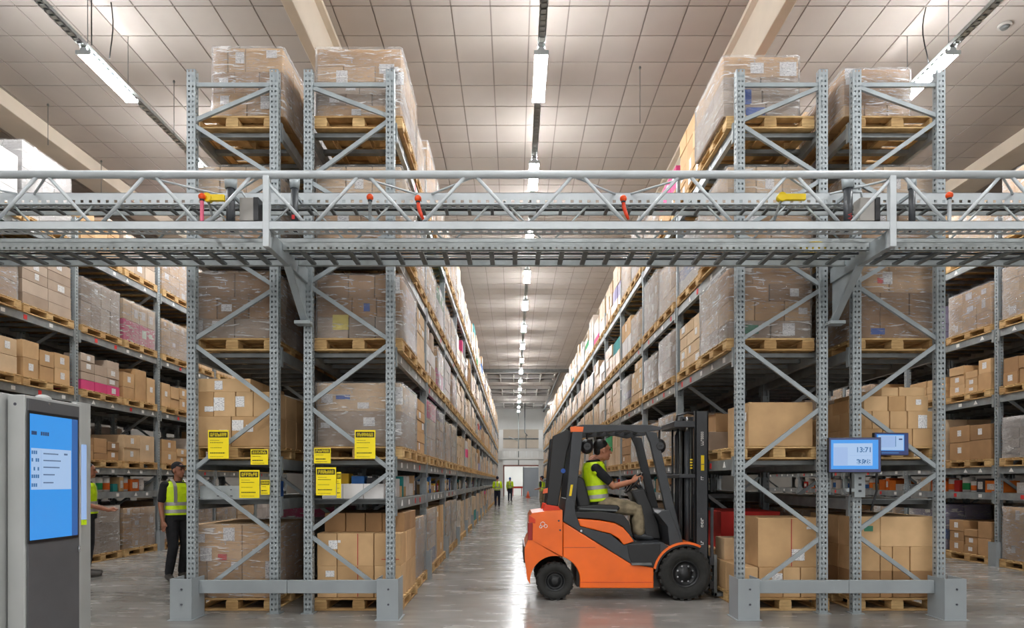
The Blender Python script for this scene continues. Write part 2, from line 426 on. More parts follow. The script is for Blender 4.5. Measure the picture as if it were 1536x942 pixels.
# smoke detector, sprinkler drops
dx_, dz_ = (1507-CX)/(HY-37)*H, H
yd = H*F/(HY-37)
sd = thing('smoke_detector', 'small round grey smoke detector on the ceiling at upper right', 'detector', (dx_, yd, ZC-.05))
MB().tube([(dx_,yd,ZC),(dx_,yd,ZC-.035)], .1, 14).build('base', M['wall_grey'], sd); MB().tube([(dx_,yd,ZC-.035),(dx_,yd,ZC-.07)], [.07,.045], 14).build('sensor_head', M['dark_steel'], sd)
for i, (x_, y_, L_) in enumerate(((960,99,1.0),(261,120,1.0),(72,155,.8),(152,240,.8))):
    yd = H*F/(HY-y_); X = (x_-CX)*yd/F
    s_ = thing('sprinkler_drop', ['thin sprinkler drop pipe hanging right of the central lamps', 'thin sprinkler drop pipe left of the front left rack', 'thin sprinkler drop pipe at far upper left', 'sprinkler drop pipe above the wrapped white loads at left'][i], 'sprinkler', (X, yd, ZC-L_), 'sprinkler drops')
    MB().tube([(X,yd,ZC),(X,yd,ZC-L_)], .006, 6).build('pipe', M['dark_steel'], s_)
    MB().tube([(X,yd,ZC-.02),(X,yd,ZC-.05)], .02, 8).build('ceiling_rose', M['dark_steel'], s_)

# ------------------------------------------------------------------ racks
BAY = 2.6; LEV = [1.72, 2.95, 4.08, 5.47]; SH = 1.27; UH = 6.05
def upright_mesh():
    m = MB(); w_, d_ = .095, .08; pitch, hh = .057, .023
    def vq(a, b, z0, z1, out):
        vs = [(a[0],a[1],z0),(b[0],b[1],z0),(b[0],b[1],z1),(a[0],a[1],z1)]
        m.add(vs, [(0,1,2,3)] if out else [(3,2,1,0)])
    def face(p, q, cols, out=True):                # p->q horizontally; cols = solid/hole fractions
        p, q = Vector(p), Vector(q)
        for (u0, u1, hole) in cols:
            a, b_ = p.lerp(q, u0), p.lerp(q, u1)
            if not hole: vq(a, b_, 0, UH, out)
            else:
                z = 0
                while z < UH:
                    vq(a, b_, z, min(UH, z+pitch-hh), out); z += pitch
    two = [(0,.2,0),(.2,.38,1),(.38,.62,0),(.62,.8,1),(.8,1,0)]
    one = [(0,.38,0),(.38,.66,1),(.66,1,0)]
    face((0,0), (w_,0), two); face((w_,0), (w_,d_), one); face((0,d_), (0,0), one)
    face((w_,d_), (0,d_), [(0,1,0)])  # back plate added to keep the holes dark inside
    m.box(0, w_, 0, .012, UH-.004, UH)
    return m.mesh('upright', M['rack_grey'])
UPR = upright_mesh()
FOOT = MB().box(-.025, .12, -.03, .11, 0, .008).mesh('base_plate', M['rack_grey'])
BL = BAY-.08
BEAM = MB().box(-.025,.025,0,BL,-.12,0).box(-.03,.03,0,.012,-.19,.03).box(-.03,.03,BL-.012,BL,-.19,.03).box(-.034,-.025,.0,.05,-.19,.03).box(.025,.034,.0,.05,-.19,.03).box(-.034,-.025,BL-.05,BL,-.19,.03).box(.025,.034,BL-.05,BL,-.19,.03).mesh('beam', M['beam_grey'])
LW = MB().box(-.002,.002,-.04,.04,-.03,.03).mesh('location_label', M['sticker_white'])
LR = MB().box(-.002,.002,-.035,.035,-.035,.035).mesh('location_label', M['sticker_red'])
LT = MB().add([(-.002,-.05,-.03),(-.002,.05,-.03),(-.002,0,.04),(.002,-.05,-.03),(.002,.05,-.03),(.002,0,.04)], [(0,2,1),(3,4,5),(0,1,4,3),(1,2,5,4),(2,0,3,5)]).mesh('location_label', M['sticker_white'])
def zpx(y): return CAMZ+(HY-y)*7.19/F
PAT = {0: ([182,347,512,707,900], [125,265,430,608,803]), 1: ([125,268,425,607,800], [175,345,512,706,897])}
RK = {}
def rack(key, label, x0, x1, y0, nb, aisle, pat, near=3, shelf=True, fine=3):
    r = thing('pallet_rack', label, 'rack', ((x0+x1)/2, y0, 0), 'pallet racks')
    RK[key] = dict(root=r, x0=x0, x1=x1, y0=y0, nb=nb, aisle=aisle)
    D = x1-x0; rr = random.Random(key)
    L, Rr = PAT[pat]
    bars_rest = MB(); brace_rest = MB()
    for k in range(nb+1):
        y = y0+BAY*k
        for x in (x0, x1-.095):
            part('upright', UPR, (x, y, 0), r); part('base_plate', FOOT, (x, y, 0), r)
        xa, xb = x0+.05, x1-.05
        seq = sorted([(zpx(v), xa) for v in L]+[(zpx(v), xb) for v in Rr], reverse=True)
        for (za, xs), (zb, xe) in zip(seq, seq[1:]):
            mb = MB() if k < fine else brace_rest
            mb.bar((xs, y+.035, za-.015), (xe, y+.035, zb+.015), .03, .045, (0,0,1))
            if k < fine: mb.build('brace', M['rack_grey'], r)
        mb = MB() if k < fine else brace_rest
        mb.bar((xa, y+.035, zpx(125)), (xb, y+.035, zpx(125)), .03, .045)
        if k < fine: mb.build('brace', M['rack_grey'], r)
        if k == nb: break
        for li, z in enumerate([SH]+LEV if shelf is True or (shelf == 'late' and k > 0) else LEV):
            for side, xc in ((-1, x0+.022), (1, x1-.022)):
                bm_ = part('beam', BEAM, (xc, y+.08, z), r)
                if side == aisle and k < near:
                    ty = .25+rr.random()*.3
                    while ty < BL-.2:
                        me_ = rr.choice([LW, LT, LW, LT, LR])
                        part('location_label', me_, (xc+aisle*.027, y+.08+ty, z-.06), bm_); ty += .35+rr.random()*.35
            n = 7
            for q in range(n):
                yy = y+.08+BL*(q+.5)/n
                if k < fine: MB().box(x0+.048, x1-.048, yy-.035, yy+.035, z-.06, z-.012).build('support_bar', M['dark_steel'], r)
                else: bars_rest.box(x0+.048, x1-.048, yy-.035, yy+.035, z-.06, z-.012)
            if z == SH and k < 10 and fine:
                MB().box(x0+.05, x1-.05, y+.09, y+BAY-.01, z-.01, z).build('shelf_panel', M['dark_steel'], r)
    if brace_rest.v: tag(brace_rest.build('brace_beyond', M['rack_grey'], r), None, None, None, 'stuff')
    if bars_rest.v: tag(bars_rest.build('support_bar_beyond', M['dark_steel'], r), None, None, None, 'stuff')
Y0 = 7.19
rack('A1', 'tall grey pallet rack lining the left of the main aisle', -2.337, -1.33, Y0, 18, 1, 1)
rack('A2', 'tall grey pallet rack behind the left aisle rack, nearest the kiosk', -3.637, -2.62, Y0, 18, -1, 0, 1)
rack('B1', 'tall grey pallet rack lining the right of the main aisle behind the forklift', 2.47, 3.487, Y0, 18, -1, 0, 3, 'late')
rack('B2', 'tall grey pallet rack holding the two blue monitors', 3.765, 4.793, Y0, 18, 1, 1, 1)
rack('C', 'far left pallet rack across the side aisle with the workers', -8.6, -7.585, 8.59, 5, 1, 1, 5)
rack('D', 'far right pallet rack across the empty right side aisle', 8.357, 9.37, 8.58, 5, -1, 0, 5)
rack('C2', 'grey pallet rack standing behind the far left rack', -9.85, -8.84, 8.59, 5, -1, 0, 0, True, 0)
rack('D2', 'grey pallet rack standing behind the far right rack', 9.61, 10.62, 8.58, 5, 1, 1, 0, True, 0)
RN = {'C2':'rack behind the far left rack','D2':'rack behind the far right rack','A1':'left aisle rack','A2':'left outer rack','B1':'right aisle rack','B2':'right outer rack','C':'far left rack','D':'far right rack'}
LN = ['floor level','first beam level','second beam level','third beam level','top level']

# ------------------------------------------------------------------ pallets
PW, PL, PH = 1.0, 1.15, .144
def pallet_pieces():
    out = []
    for i in range(7): out.append(('deck_board', (0, -PL/2+.06+i*(PL-.12)/6, .122), (PW, .12, .022)))
    for x in (-.43, 0, .43): out.append(('stringer_board', (x, 0, .1), (.13, PL, .022)))
    for x in (-.43, 0, .43):
        for y in (-PL/2+.07, 0, PL/2-.07): out.append(('block', (x, y, .022), (.135, .138, .078)))
    for x in (-.43, 0, .43): out.append(('bottom_board', (x, 0, 0), (.12, PL-.19, .022)))
    for y in (-PL/2+.05, PL/2-.05): out.append(('bottom_board', (0, y, 0), (PW, .1, .022)))
    return out
PP = pallet_pieces()
def box_at(mb, c, d, mi=0): mb.box(c[0]-d[0]/2, c[0]+d[0]/2, c[1]-d[1]/2, c[1]+d[1]/2, c[2], c[2]+d[2], mi)
_pm = MB()
for _, c, d in PP: box_at(_pm, c, d)
PALLET = _pm.mesh('wooden_pallet', M['pine'])
def pallet(loc, label, parts, group):
    if not parts:
        return tag(part('wooden_pallet', PALLET, loc), label, 'pallet', group)
    t = thing('wooden_pallet', label, 'pallet', loc, group)
    for n, c, d in PP: part(n, cbox(d[0], d[1], d[2], M['pine'], .003), Vector(loc)+Vector(c), t)
    return t

# ------------------------------------------------------------------ cartons and loads
LBX, LBY = {}, {}
def sticker(parent, face, x, y, z, w_, h_, mat='label_print', name='shipping_label'):
    k = (face, round(w_,2), round(h_,2), mat)
    if k not in LBX:
        mb = MB(); t = .0015
        if face == 'X': mb.box(-t, t, -w_/2, w_/2, -h_/2, h_/2)
        else: mb.box(-w_/2, w_/2, -t, t, -h_/2, h_/2)
        LBX[k] = mb.mesh('label', M[mat])
    return part(name, LBX[k], (x, y, z), parent)
FILM = {}
def film_mesh(w_, l_, h_):
    k = (round(w_,2), round(l_,2), round(h_,2))
    if k in FILM: return FILM[k]
    w_, l_, h_ = k; rr = random.Random(str(k)); mb = MB(); ch = .03; rows = 7
    base = [(-w_/2+ch,-l_/2),(-w_/6,-l_/2),(w_/6,-l_/2),(w_/2-ch,-l_/2),(w_/2,-l_/2+ch),(w_/2,-l_/6),(w_/2,l_/6),(w_/2,l_/2-ch),(w_/2-ch,l_/2),(w_/6,l_/2),(-w_/6,l_/2),(-w_/2+ch,l_/2),(-w_/2,l_/2-ch),(-w_/2,l_/6),(-w_/2,-l_/6),(-w_/2,-l_/2+ch)]
    n = len(base)
    vs = []
    for r_ in range(rows):
        z = h_*r_/(rows-1)
        for (x, y) in base:
            g = 1+rr.uniform(0, .014)
            vs.append((x*g, y*g, z))
    fs = [[r_*n+k_, r_*n+(k_+1)%n, (r_+1)*n+(k_+1)%n, (r_+1)*n+k_] for r_ in range(rows-1) for k_ in range(n)]
    mb.add(vs, fs, 0, True)
    FILM[k] = mb.mesh('stretch_film', M['film'])
    return FILM[k]

def split(rr, total, n):
    ws = [1+rr.uniform(-.18, .18) for _ in range(n)]; s_ = sum(ws)
    return [total*w_/s_ for w_ in ws]
POSZ = {1:['only'], 2:['lower','upper'], 3:['lowest','middle','upper'], 4:['lowest','second','third','upper'], 5:['lowest','second','third','fourth','upper']}
def layout(rr, w_, l_, h_):
    nz = rr.choice([2,3,3,3,4,4,5]) if h_ > .6 else rr.choice([2,3])
    out = []; nx = rr.choice([2,2,3]); ny = rr.choice([2,3,3,4]); z = 0
    for zi, hz in enumerate(split(rr, h_, nz)):
        x = -w_/2
        for xi, wx in enumerate(split(rr, w_, nx) if rr.random() < .3 else [w_/nx]*nx):
            y = -l_/2
            for yi, ly in enumerate(split(rr, l_, ny) if rr.random() < .3 else [l_/ny]*ny):
                out.append((x+wx/2, y+ly/2, z, wx-.006, ly-.006, hz-.004, zi, xi, yi)); y += ly
            x += wx
        z += hz
    if nz > 2 and rr.random() < .4:
        low = [(a_, b2) for a_ in range(nx) for b2 in range(ny) if rr.random() < .35]
        out = [c_ for c_ in out if not (c_[6] == nz-1 and (c_[7], c_[8]) in low)]
        if low: nz = -nz
    return out, nz, nx, ny
MATS = ['kraft']*8+['kraft_pale']*7+['grey_card']*2+['white_card']*2+['kraft_dark']*2
ACC = ['blue_card','pink_card','white_card','green_card','teal_card','mauve_card','red_card']
def wrapped(loc, label, rr, h_, aisle, front, detail, group, mat=None, film=True, acc=None, w_=.92, l_=1.1):
    mat = mat or rr.choice(MATS)
    cs, nz, nx, ny = layout(rr, w_, l_, h_)
    uneven = nz < 0; nz = abs(nz)
    acc = acc or (rr.choice(ACC) if rr.random() < .16 else None)
    al = rr.randrange(nz)
    if not detail:                                 # too small to show its cartons one by one
        mb = MB()
        for (x, y, z, a, b_, c, zi, xi, yi) in cs:
            j = rr.uniform(-.012, .012)
            box_at(mb, (x+j, y, z), (a, b_, c), 1 if acc and zi == al else 0)
        k0 = {'kraft':'wrapped_kraft','kraft_pale':'wrapped_kraft','grey_card':'wrapped_grey','white_card':'wrapped_white'}.get(mat, mat)
        o = part('wrapped_load', mb.mesh('wrapped_load', [M[k0], M[acc or mat]]), loc)
        return tag(o, label, 'pallet load', group)
    t = thing('wrapped_load', label, 'pallet load', loc, group); L0 = Vector(loc)
    for (x, y, z, a, b_, c, zi, xi, yi) in cs:
        j = rr.uniform(-.006, .006)
        mm = M[acc if acc and zi == al else mat]
        o = part('carton', cbox(a, b_, c, mm), L0+Vector((x+j, y+rr.uniform(-.004,.004), z)), t)
        fa = (xi == nx-1) if aisle > 0 else (xi == 0)
        if fa and rr.random() < .38: sticker(o, 'X', L0.x+x+j+aisle*(a/2+.002), L0.y+y+rr.uniform(-.1,.1)*b_, L0.z+z+c*rr.uniform(.45,.65), min(b_*.5,rr.choice([.09,.12,.16])), min(c*.6,rr.choice([.09,.12,.16])))
        if front and yi == 0 and rr.random() < .5: sticker(o, 'Y', L0.x+x+rr.uniform(-.2,.2)*a, L0.y+y-b_/2-.006, L0.z+z+c*rr.uniform(.45,.62), min(a*.5,rr.choice([.1,.13])), min(c*.6,rr.choice([.1,.14])), rr.choice(['label_print']*5+['sticker_blue']))
    if uneven and rr.random() < .5: film = False
    if film: part('stretch_film', film_mesh(w_+.025, l_+.025, h_+.004), L0+Vector((0,0,.001)), t)
    return t
def loose(loc, place, rr, h_, aisle, front, group, mat=None, w_=.94, l_=1.1, rows=None):
    """a pile of separate cartons; every carton is its own thing"""
    L0 = Vector(loc); mat = mat or rr.choice(['kraft','kraft','kraft_dark','kraft_pale'])
    nz = rr.choice([2,2,3]); nyb = rr.choice([2,3,3]); n = 0
    ys = split(rr, l_, nyb); y = -l_/2
    for yi, ly in enumerate(ys):
        hh = h_*rr.uniform(.6, 1); nzz = max(1, nz+rr.choice([-1,0,0])); z = 0
        for zi, hz in enumerate(split(rr, hh, nzz)):
            nxx = rr.choice([1,2,2]); x = -w_/2
            for xi, wx in enumerate(split(rr, w_, nxx)):
                a, b_, c = wx-.012-rr.uniform(0,.03), ly-.012-rr.uniform(0,.03), hz-.003
                cx_, cy_ = L0.x+x+wx/2, L0.y+y+ly/2
                hw = POSZ[nzz][zi]; wy = {2:['near','far'],3:['near','middle','far']}[nyb][yi]; wx_ = '' if nxx == 1 else [' left',' right'][xi]
                o = part('carton', cbox(a, b_, c, M[mat]), (cx_, cy_, L0.z+z))
                tag(o, '%s%s carton, %s row, %s' % (wy, wx_, hw, place), 'carton', group); x += wx
                fa = (xi == nxx-1) if aisle > 0 else (xi == 0)
                if fa and rr.random() < .6: sticker(o, 'X', cx_+aisle*(round(a,2)/2+.002), cy_, L0.z+z+c*.55, min(b_*.45,.1), min(c*.5,.11))
                if front and yi == 0 and rr.random() < .7: sticker(o, 'Y', cx_, cy_-round(b_,2)/2-.002, L0.z+z+c*.55, min(a*.4,.12), min(c*.5,.12))
            z += hz
        y += ly

def fixed(loc, desc, rows, mats, label=None, film=False, l_=1.1, ny=3, seed=1, stickers=(), cat='carton', group=None):
    """hand-set pile: rows bottom to top, each (height, [widths], x offset, y offset, depth rows)"""
    rr = random.Random(seed); L0 = Vector(loc); z = 0
    root = thing('wrapped_load', label, 'pallet load', loc, 'wrapped loads on pallets') if film else None
    W = max(sum(r_[1]) for r_ in rows); fronts = []
    for ri, r_ in enumerate(rows):
        h_, ws = r_[0], r_[1]; xo = r_[2] if len(r_) > 2 else 0; yo = r_[3] if len(r_) > 3 else 0; nn = r_[4] if len(r_) > 4 else ny
        x = -W/2+xo; mm = M[mats[ri % len(mats)]]
        for xi, w_ in enumerate(ws):
            for yi in range(nn):
                b_ = (l_-yo)/nn
                cx_, cy_ = L0.x+x+w_/2, L0.y-l_/2+yo+b_*(yi+.5)
                o = part('carton', cbox(w_-.008, b_-.008, h_-.003, mm), (cx_+rr.uniform(-.003,.003), cy_, L0.z+z), root)
                if not film:
                    pos = (ORD[xi]+' from left in ') if len(ws) > 1 else ''
                    tag(o, '%s, %s%s row%s' % (desc, pos, ['bottom','second','third','fourth','fifth'][ri], [', front',', middle depth',', back','rearmost'][yi] if nn == 3 else [', front',', back'][yi] if nn == 2 else ''), 'carton', group or 'loose cartons in the front rack ends')
                if yi == 0: fronts.append((o, cx_, cy_-b_/2+.002, L0.z+z, w_, h_))
            x += w_
        z += h_
    for (i, u, v, sw, sh, sm) in stickers:
        o, cx_, yf, zb, w_, h_ = fronts[i]
        sticker(o, 'Y', cx_+(u-.5)*w_, yf-.002, zb+v*h_, sw, sh, sm)
    if film: part('stretch_film', film_mesh(W+.03, l_+.03, z+.01), L0+Vector((0,0,.001)), root)
    return root

def slot(key, k, s_, li):
    r_ = RK[key]; xc = (r_['x0']+r_['x1'])/2+r_['aisle']*(.07 if k == 0 and s_ == 0 else .035)
    y = r_['y0']+BAY*k+.725+1.235*s_
    return (xc, y, .002 if li == 0 else LEV[li-1]+.003)
def word(key, k, s_, li): return '%s half of %s bay, %s, %s' % (['near','far'][s_], ORD[k], LN[li], RN[key])
def hgt(rr, li):
    return {0: rr.uniform(.78, .95), 1: rr.uniform(.6, .88), 2: rr.uniform(.6, .8), 3: rr.uniform(.62, .92), 4: rr.uniform(.7, 1.15)}[li]

done = set()
# ---- hand-set fronts
def fslot(key, li, parts=True, k=0, s_=0, dx=0):
    done.add((key, k, s_, li)); p = Vector(slot(key, k, s_, li))+Vector((dx,0,0))
    pallet(p, 'wooden pallet, '+word(key, k, s_, li), parts, 'wooden pallets')
    return Vector((p[0], p[1], p[2]+PH+.002))
G = 'loose cartons in the front rack ends'
p = fslot('A2', 4); p.x += .17
fixed(p, '', [(.27,[.39,.41]),(.24,[.25,.28,.27]),(.27,[.17,.2,.43])], ['kraft','kraft_dark','kraft'], 'brown carton load with white labels on top of the left outer rack front', True, stickers=[(0,.35,.7,.1,.1,'label_print'),(1,.5,.6,.1,.15,'label_print'),(2,.5,.5,.1,.1,'label_print'),(4,.5,.35,.1,.1,'label_print'),(6,.7,.6,.1,.13,'label_print'),(7,.7,.75,.12,.09,'label_print')])
p = fslot('A1', 4)
fixed(p, '', [(.13,[.5,.46]),(.13,[.33,.3,.33]),(.14,[.48,.48]),(.17,[.3,.36,.3]),(.2,[.96])], ['kraft','grey_card','grey_card','kraft','kraft'], 'five-layer wrapped carton load on top of the left aisle rack front', True, seed=4, stickers=[(0,.9,.4,.11,.07,'label_print'),(2,.6,.5,.11,.07,'label_print'),(5,.8,.5,.11,.06,'label_print'),(7,.95,.3,.13,.15,'label_print'),(9,.55,.2,.13,.15,'label_print'),(9,.75,.5,.09,.16,'label_print'),(9,.45,.85,.17,.11,'label_print'),(9,.93,.2,.1,.15,'label_print')])
p = fslot('B1', 4); p.x -= .1
fixed(p, '', [(.15,[.49,.37]),(.15,[.45,.41]),(.15,[.43,.43]),(.23,[.86])], ['grey_card','grey_card','grey_card','kraft'], 'wrapped load with blue goods showing on top of the right aisle rack front', True, seed=5, stickers=[(0,.75,.4,.22,.09,'sticker_blue'),(2,.55,.5,.15,.17,'sticker_blue'),(6,.45,.45,.15,.12,'label_print'),(6,.86,.4,.19,.16,'label_print')])
p = fslot('B2', 4); p.x -= .22
fixed(p, '', [(.13,[.24,.26,.26]),(.29,[.76]),(.12,[.76])], ['kraft','kraft_dark','kraft_dark'], 'brown wrapped load atop the right outer rack beside the right lamp', True, seed=6, stickers=[(3,.12,.93,.13,.07,'sticker_white'),(4,.1,.55,.12,.12,'label_print')])
for key, sd_ in (('A2',11),('A1',12),('B1',13),('B2',14)):
    p = fslot(key, 3); rr = random.Random(sd_)
    fixed(p, '', [(.4,[.5,.46]),(.42,[.33,.3,.33])], ['kraft','kraft_pale'], 'carton load seen through the overhead bridge, front of the '+RN[key], True, seed=sd_, stickers=[(0,.6,.5,.13,.15,'label_print'),(3,.5,.6,.1,.17,'label_print')])
p = fslot('A2', 2)
fixed(p, '', [(.22,[.5,.46]),(.25,[.3,.36,.3]),(.28,[.5,.46])], ['grey_card','kraft_dark','kraft_dark'], 'greyish film wrapped cartons at mid height, front of the left outer rack', True, seed=7, stickers=[(0,.15,.6,.13,.14,'label_print'),(0,.62,.75,.13,.06,'label_print'),(3,.3,.5,.12,.08,'label_print')])
p = fslot('A1', 2)
fixed(p, '', [(.24,[.36,.3,.3]),(.22,[.4,.28,.28]),(.26,[.36,.3,.3])], ['grey_card','kraft_dark','kraft_dark'], 'wrapped cartons with a pale yellow label, front of the left aisle rack', True, seed=8, stickers=[(0,.75,.75,.18,.17,'sticker_yellow'),(4,.6,.5,.07,.09,'sticker_blue'),(8,.75,.55,.12,.19,'label_print')])
p = fslot('B1', 2)
fixed(p, '', [(.2,[.48,.46]),(.22,[.3,.34,.3]),(.2,[.47,.47]),(.18,[.28,.66])], ['grey_card','kraft','kraft_dark','kraft_dark'], 'wrapped cartons with green label at mid height, front of the right aisle rack', True, seed=9, stickers=[(0,.55,.5,.16,.1,'sticker_green'),(1,.45,.5,.14,.14,'label_print'),(4,.7,.5,.1,.07,'label_print'),(6,.6,.5,.1,.09,'label_print')])
p = fslot('B2', 2)
fixed(p, '', [(.26,[.3,.66]),(.26,[.3,.33,.33]),(.3,[.4,.56])], ['kraft_dark','kraft_dark','kraft'], 'heavily wrapped crumpled carton load behind the right bridge bracket', True, seed=10, stickers=[(0,.9,.3,.16,.07,'sticker_blue'),(5,.75,.45,.07,.06,'sticker_red'),(5,.95,.55,.11,.14,'label_print')])
p = fslot('A2', 1)
fixed(p, 'brown carton above left outer rack signs', [(.34,[.46,.5]),(.28,[.26,.25,.2,.25]),(.15,[.66],.02)], ['kraft'], seed=21, stickers=[(0,.8,.45,.09,.07,'label_print'),(1,.15,.7,.13,.12,'label_print'),(1,.42,.6,.08,.08,'label_print'),(2,.8,.3,.1,.06,'label_print'),(3,.25,.5,.12,.15,'label_print'),(4,.25,.6,.1,.12,'label_print'),(6,.45,.5,.09,.1,'label_print')])
p = fslot('A1', 1)
fixed(p, '', [(.4,[.96]),(.32,[.96])], ['grey_card','kraft_pale'], 'two-layer wrapped load with blue tape above the first yellow signs, left aisle rack', True, seed=22, ny=2, stickers=[(0,.1,.6,.1,.06,'label_print'),(0,.62,.7,.13,.1,'label_print'),(0,.96,.5,.08,.15,'label_print'),(1,.12,.45,.13,.1,'label_print'),(1,.31,.5,.16,.05,'sticker_blue'),(1,.55,.2,.13,.07,'label_print'),(1,.97,.55,.09,.2,'label_print')])
p = fslot('B1', 1, dx=.1)
fixed(Vector((p.x+.02,p.y-.2,p.z)), 'large brown carton on the pallet right of the forklift mast', [(.5,[.74])], ['kraft'], seed=23, l_=.72, ny=1)
sticker(bpy.data.objects[list(WL)[-1]], 'X', p.x+.02-.372, p.y-.45, p.z+.34, .12, .1)
p2 = fslot('B1', 1, True, 0, 1, .1)
fixed(Vector((p2.x,p2.y,p2.z)), 'flat grey carton on the pallet just above the forklift mast', [(.26,[.94]),(.24,[.6],.1)], ['grey_card','kraft_dark'], seed=24, l_=1.1, ny=1)
p = fslot('B2', 1)
fixed(p, 'small brown carton behind the upper monitor', [(.2,[.32,.34,.28]),(.2,[.2,.2,.2,.34]),(.17,[.28,.2,.26],.1),(.1,[.2,.3],.3)], ['kraft'], seed=25, stickers=[(6,.5,.4,.1,.15,'label_print'),(9,.55,.6,.06,.06,'label_print')])
p = fslot('A2', 0)
fixed(p, '', [(.17,[.18,.4,.38]),(.24,[.18,.4,.38]),(.2,[.58,.38]),(.22,[.58,.38])], ['kraft'], 'brown wrapped cartons standing on the floor behind the left end barrier', True, seed=26, stickers=[(4,.8,.8,.08,.09,'label_print'),(5,.85,.6,.11,.2,'label_print'),(6,.3,.4,.13,.15,'label_print'),(6,.62,.25,.1,.07,'sticker_red'),(8,.2,.3,.09,.1,'label_print'),(8,.75,.5,.13,.15,'label_print')])
p = fslot('A1', 0)
fixed(p, 'brown carton on left aisle corner floor pallet', [(.36,[.23,.42,.31]),(.37,[.23,.42,.31]),(.22,[.25,.23,.2,.27],.01,.25,2)], ['kraft','kraft','kraft_dark'], seed=27, stickers=[(0,.65,.75,.1,.07,'label_print'),(3,.8,.65,.1,.1,'label_print'),(4,.06,.75,.03,.03,'sticker_white'),(4,.56,.5,.008,.36,'strap_red'),(1,.56,.5,.008,.34,'strap_red'),(5,.6,.2,.2,.008,'strap_red')])
done.add(('B1',0,0,0)); p = Vector(slot('B1',0,0,0))+Vector((.17,0,0)); pallet(p, 'wooden pallet, '+word('B1',0,0,0), True, 'wooden pallets'); p.z += PH+.002
fixed(p, 'brown carton beneath the red-strapped big carton', [(.34,[.2,.28,.2,.2,.1])], ['kraft'], seed=28, l_=1.08, ny=2, stickers=[(1,.75,.6,.12,.14,'label_print')])
fixed(Vector((p.x+.075,p.y-.225,p.z+.342)), 'big brown carton with red strap at the right aisle corner', [(.56,[.74])], ['kraft'], seed=29, l_=.6, ny=1, stickers=[(0,.62,.25,.15,.13,'label_print'),(0,.52,.5,.008,.54,'strap_red'),(0,.8,.8,.07,.03,'sticker_white')])
fixed(Vector((p.x-.2,p.y+.33,p.z+.342)), 'slatted pale carton below the load backrest', [(.27,[.26,.26])], ['kraft_pale'], seed=32, l_=.36, ny=1)
done.add(('B1',0,1,0)); p2 = Vector(slot('B1',0,1,0))+Vector((.17,0,0)); pallet(p2, 'wooden pallet, '+word('B1',0,1,0), True, 'wooden pallets'); p2.z += PH+.002
fixed(p2, 'red topped wide carton beside the forklift load backrest', [(.42,[.92]),(.5,[.8],.1)], ['kraft','red_card'], seed=31, l_=1.06, ny=1)
p = fslot('B2', 0)
fixed(p, 'brown carton on floor pallet under the monitors', [(.3,[.3,.14,.2,.32]),(.28,[.3,.14,.2,.32]),(.34,[.3,.66])], ['kraft_dark','kraft','kraft'], seed=33, stickers=[(8,.55,.6,.1,.06,'sticker_green')])

# ---- generic slots
want = []
for key in ('A1','B1'):
    for k in range(9):
        for s_ in (0,1):
            for li in range(5): want.append((key,k,s_,li))
for key in ('A2','B2'):
    for k in range(2):
        for s_ in (0,1):
            for li in range(5): want.append((key,k,s_,li))
for key in ('C','D'):
    for k in range(5):
        for s_ in (0,1):
            for li in range(5): want.append((key,k,s_,li))
LOOSE = {('C',1,0,1),('C',1,1,1),('C',1,1,2),('C',0,0,2),('C',0,1,2),('C',2,0,1),('C',2,0,2),('D',1,0,2),('D',1,0,1),('D',1,1,2),('D',1,0,0),('D',2,0,2),('D',0,1,2),('D',2,1,1)}
SPEC = {('C',1,0,2):dict(acc='pink_card',mat='grey_card'), ('C',1,0,3):dict(mat='grey_card'), ('C',1,1,3):dict(mat='kraft_pale',acc='pink_card'),
        ('C',0,1,3):dict(mat='grey_card'), ('C',0,0,4):dict(mat='white_card'), ('C',0,1,4):dict(mat='white_card'), ('C',2,0,3):dict(mat='kraft_pale'),
        ('D',1,0,3):dict(mat='kraft'), ('D',1,1,3):dict(mat='mauve_card'), ('D',0,1,3):dict(mat='kraft_pale'), ('D',1,1,0):dict(mat='mauve_card',acc='blue_card'),
        ('A1',1,0,1):dict(mat='kraft_pale',acc='pink_card'), ('A1',1,1,3):dict(mat='white_card',acc='green_card'), ('B1',1,0,4):dict(mat='kraft',film=False),
        ('B1',0,1,2):dict(mat='kraft_pale'), ('B1',0,1,4):dict(mat='kraft',film=False)}
used = 0
for t in want:
    if t in done: continue
    key, k, s_, li = t
    rr = random.Random(str(t)); r_ = RK[key]; loc = slot(*t)
    det = loc[1] < 15.5 if key in 'A1B1A2B2' else loc[1] < 17.5
    pallet(loc, 'wooden pallet, '+word(*t), loc[1] < 12.6 and key in ('A1','B1','C','D'), 'wooden pallets')
    base = Vector(loc)+Vector((0,0,PH+.002)); h_ = hgt(rr, li)
    if t in LOOSE:
        loose(base, '%s half %s bay, %s, %s' % (['near','far'][s_], ORD[k], LN[li].replace(' beam',''), RN[key]), rr, h_*.85, r_['aisle'], False, 'loose cartons on the '+RN[key])
    else:
        sp_ = dict(SPEC.get(t, {}))
        wrapped(base, 'film wrapped carton load, '+word(*t), rr, h_, r_['aisle'], s_ == 0 and k == 0, det, 'wrapped loads on pallets', sp_.get('mat'), sp_.get('film', rr.random() < .8), sp_.get('acc'))
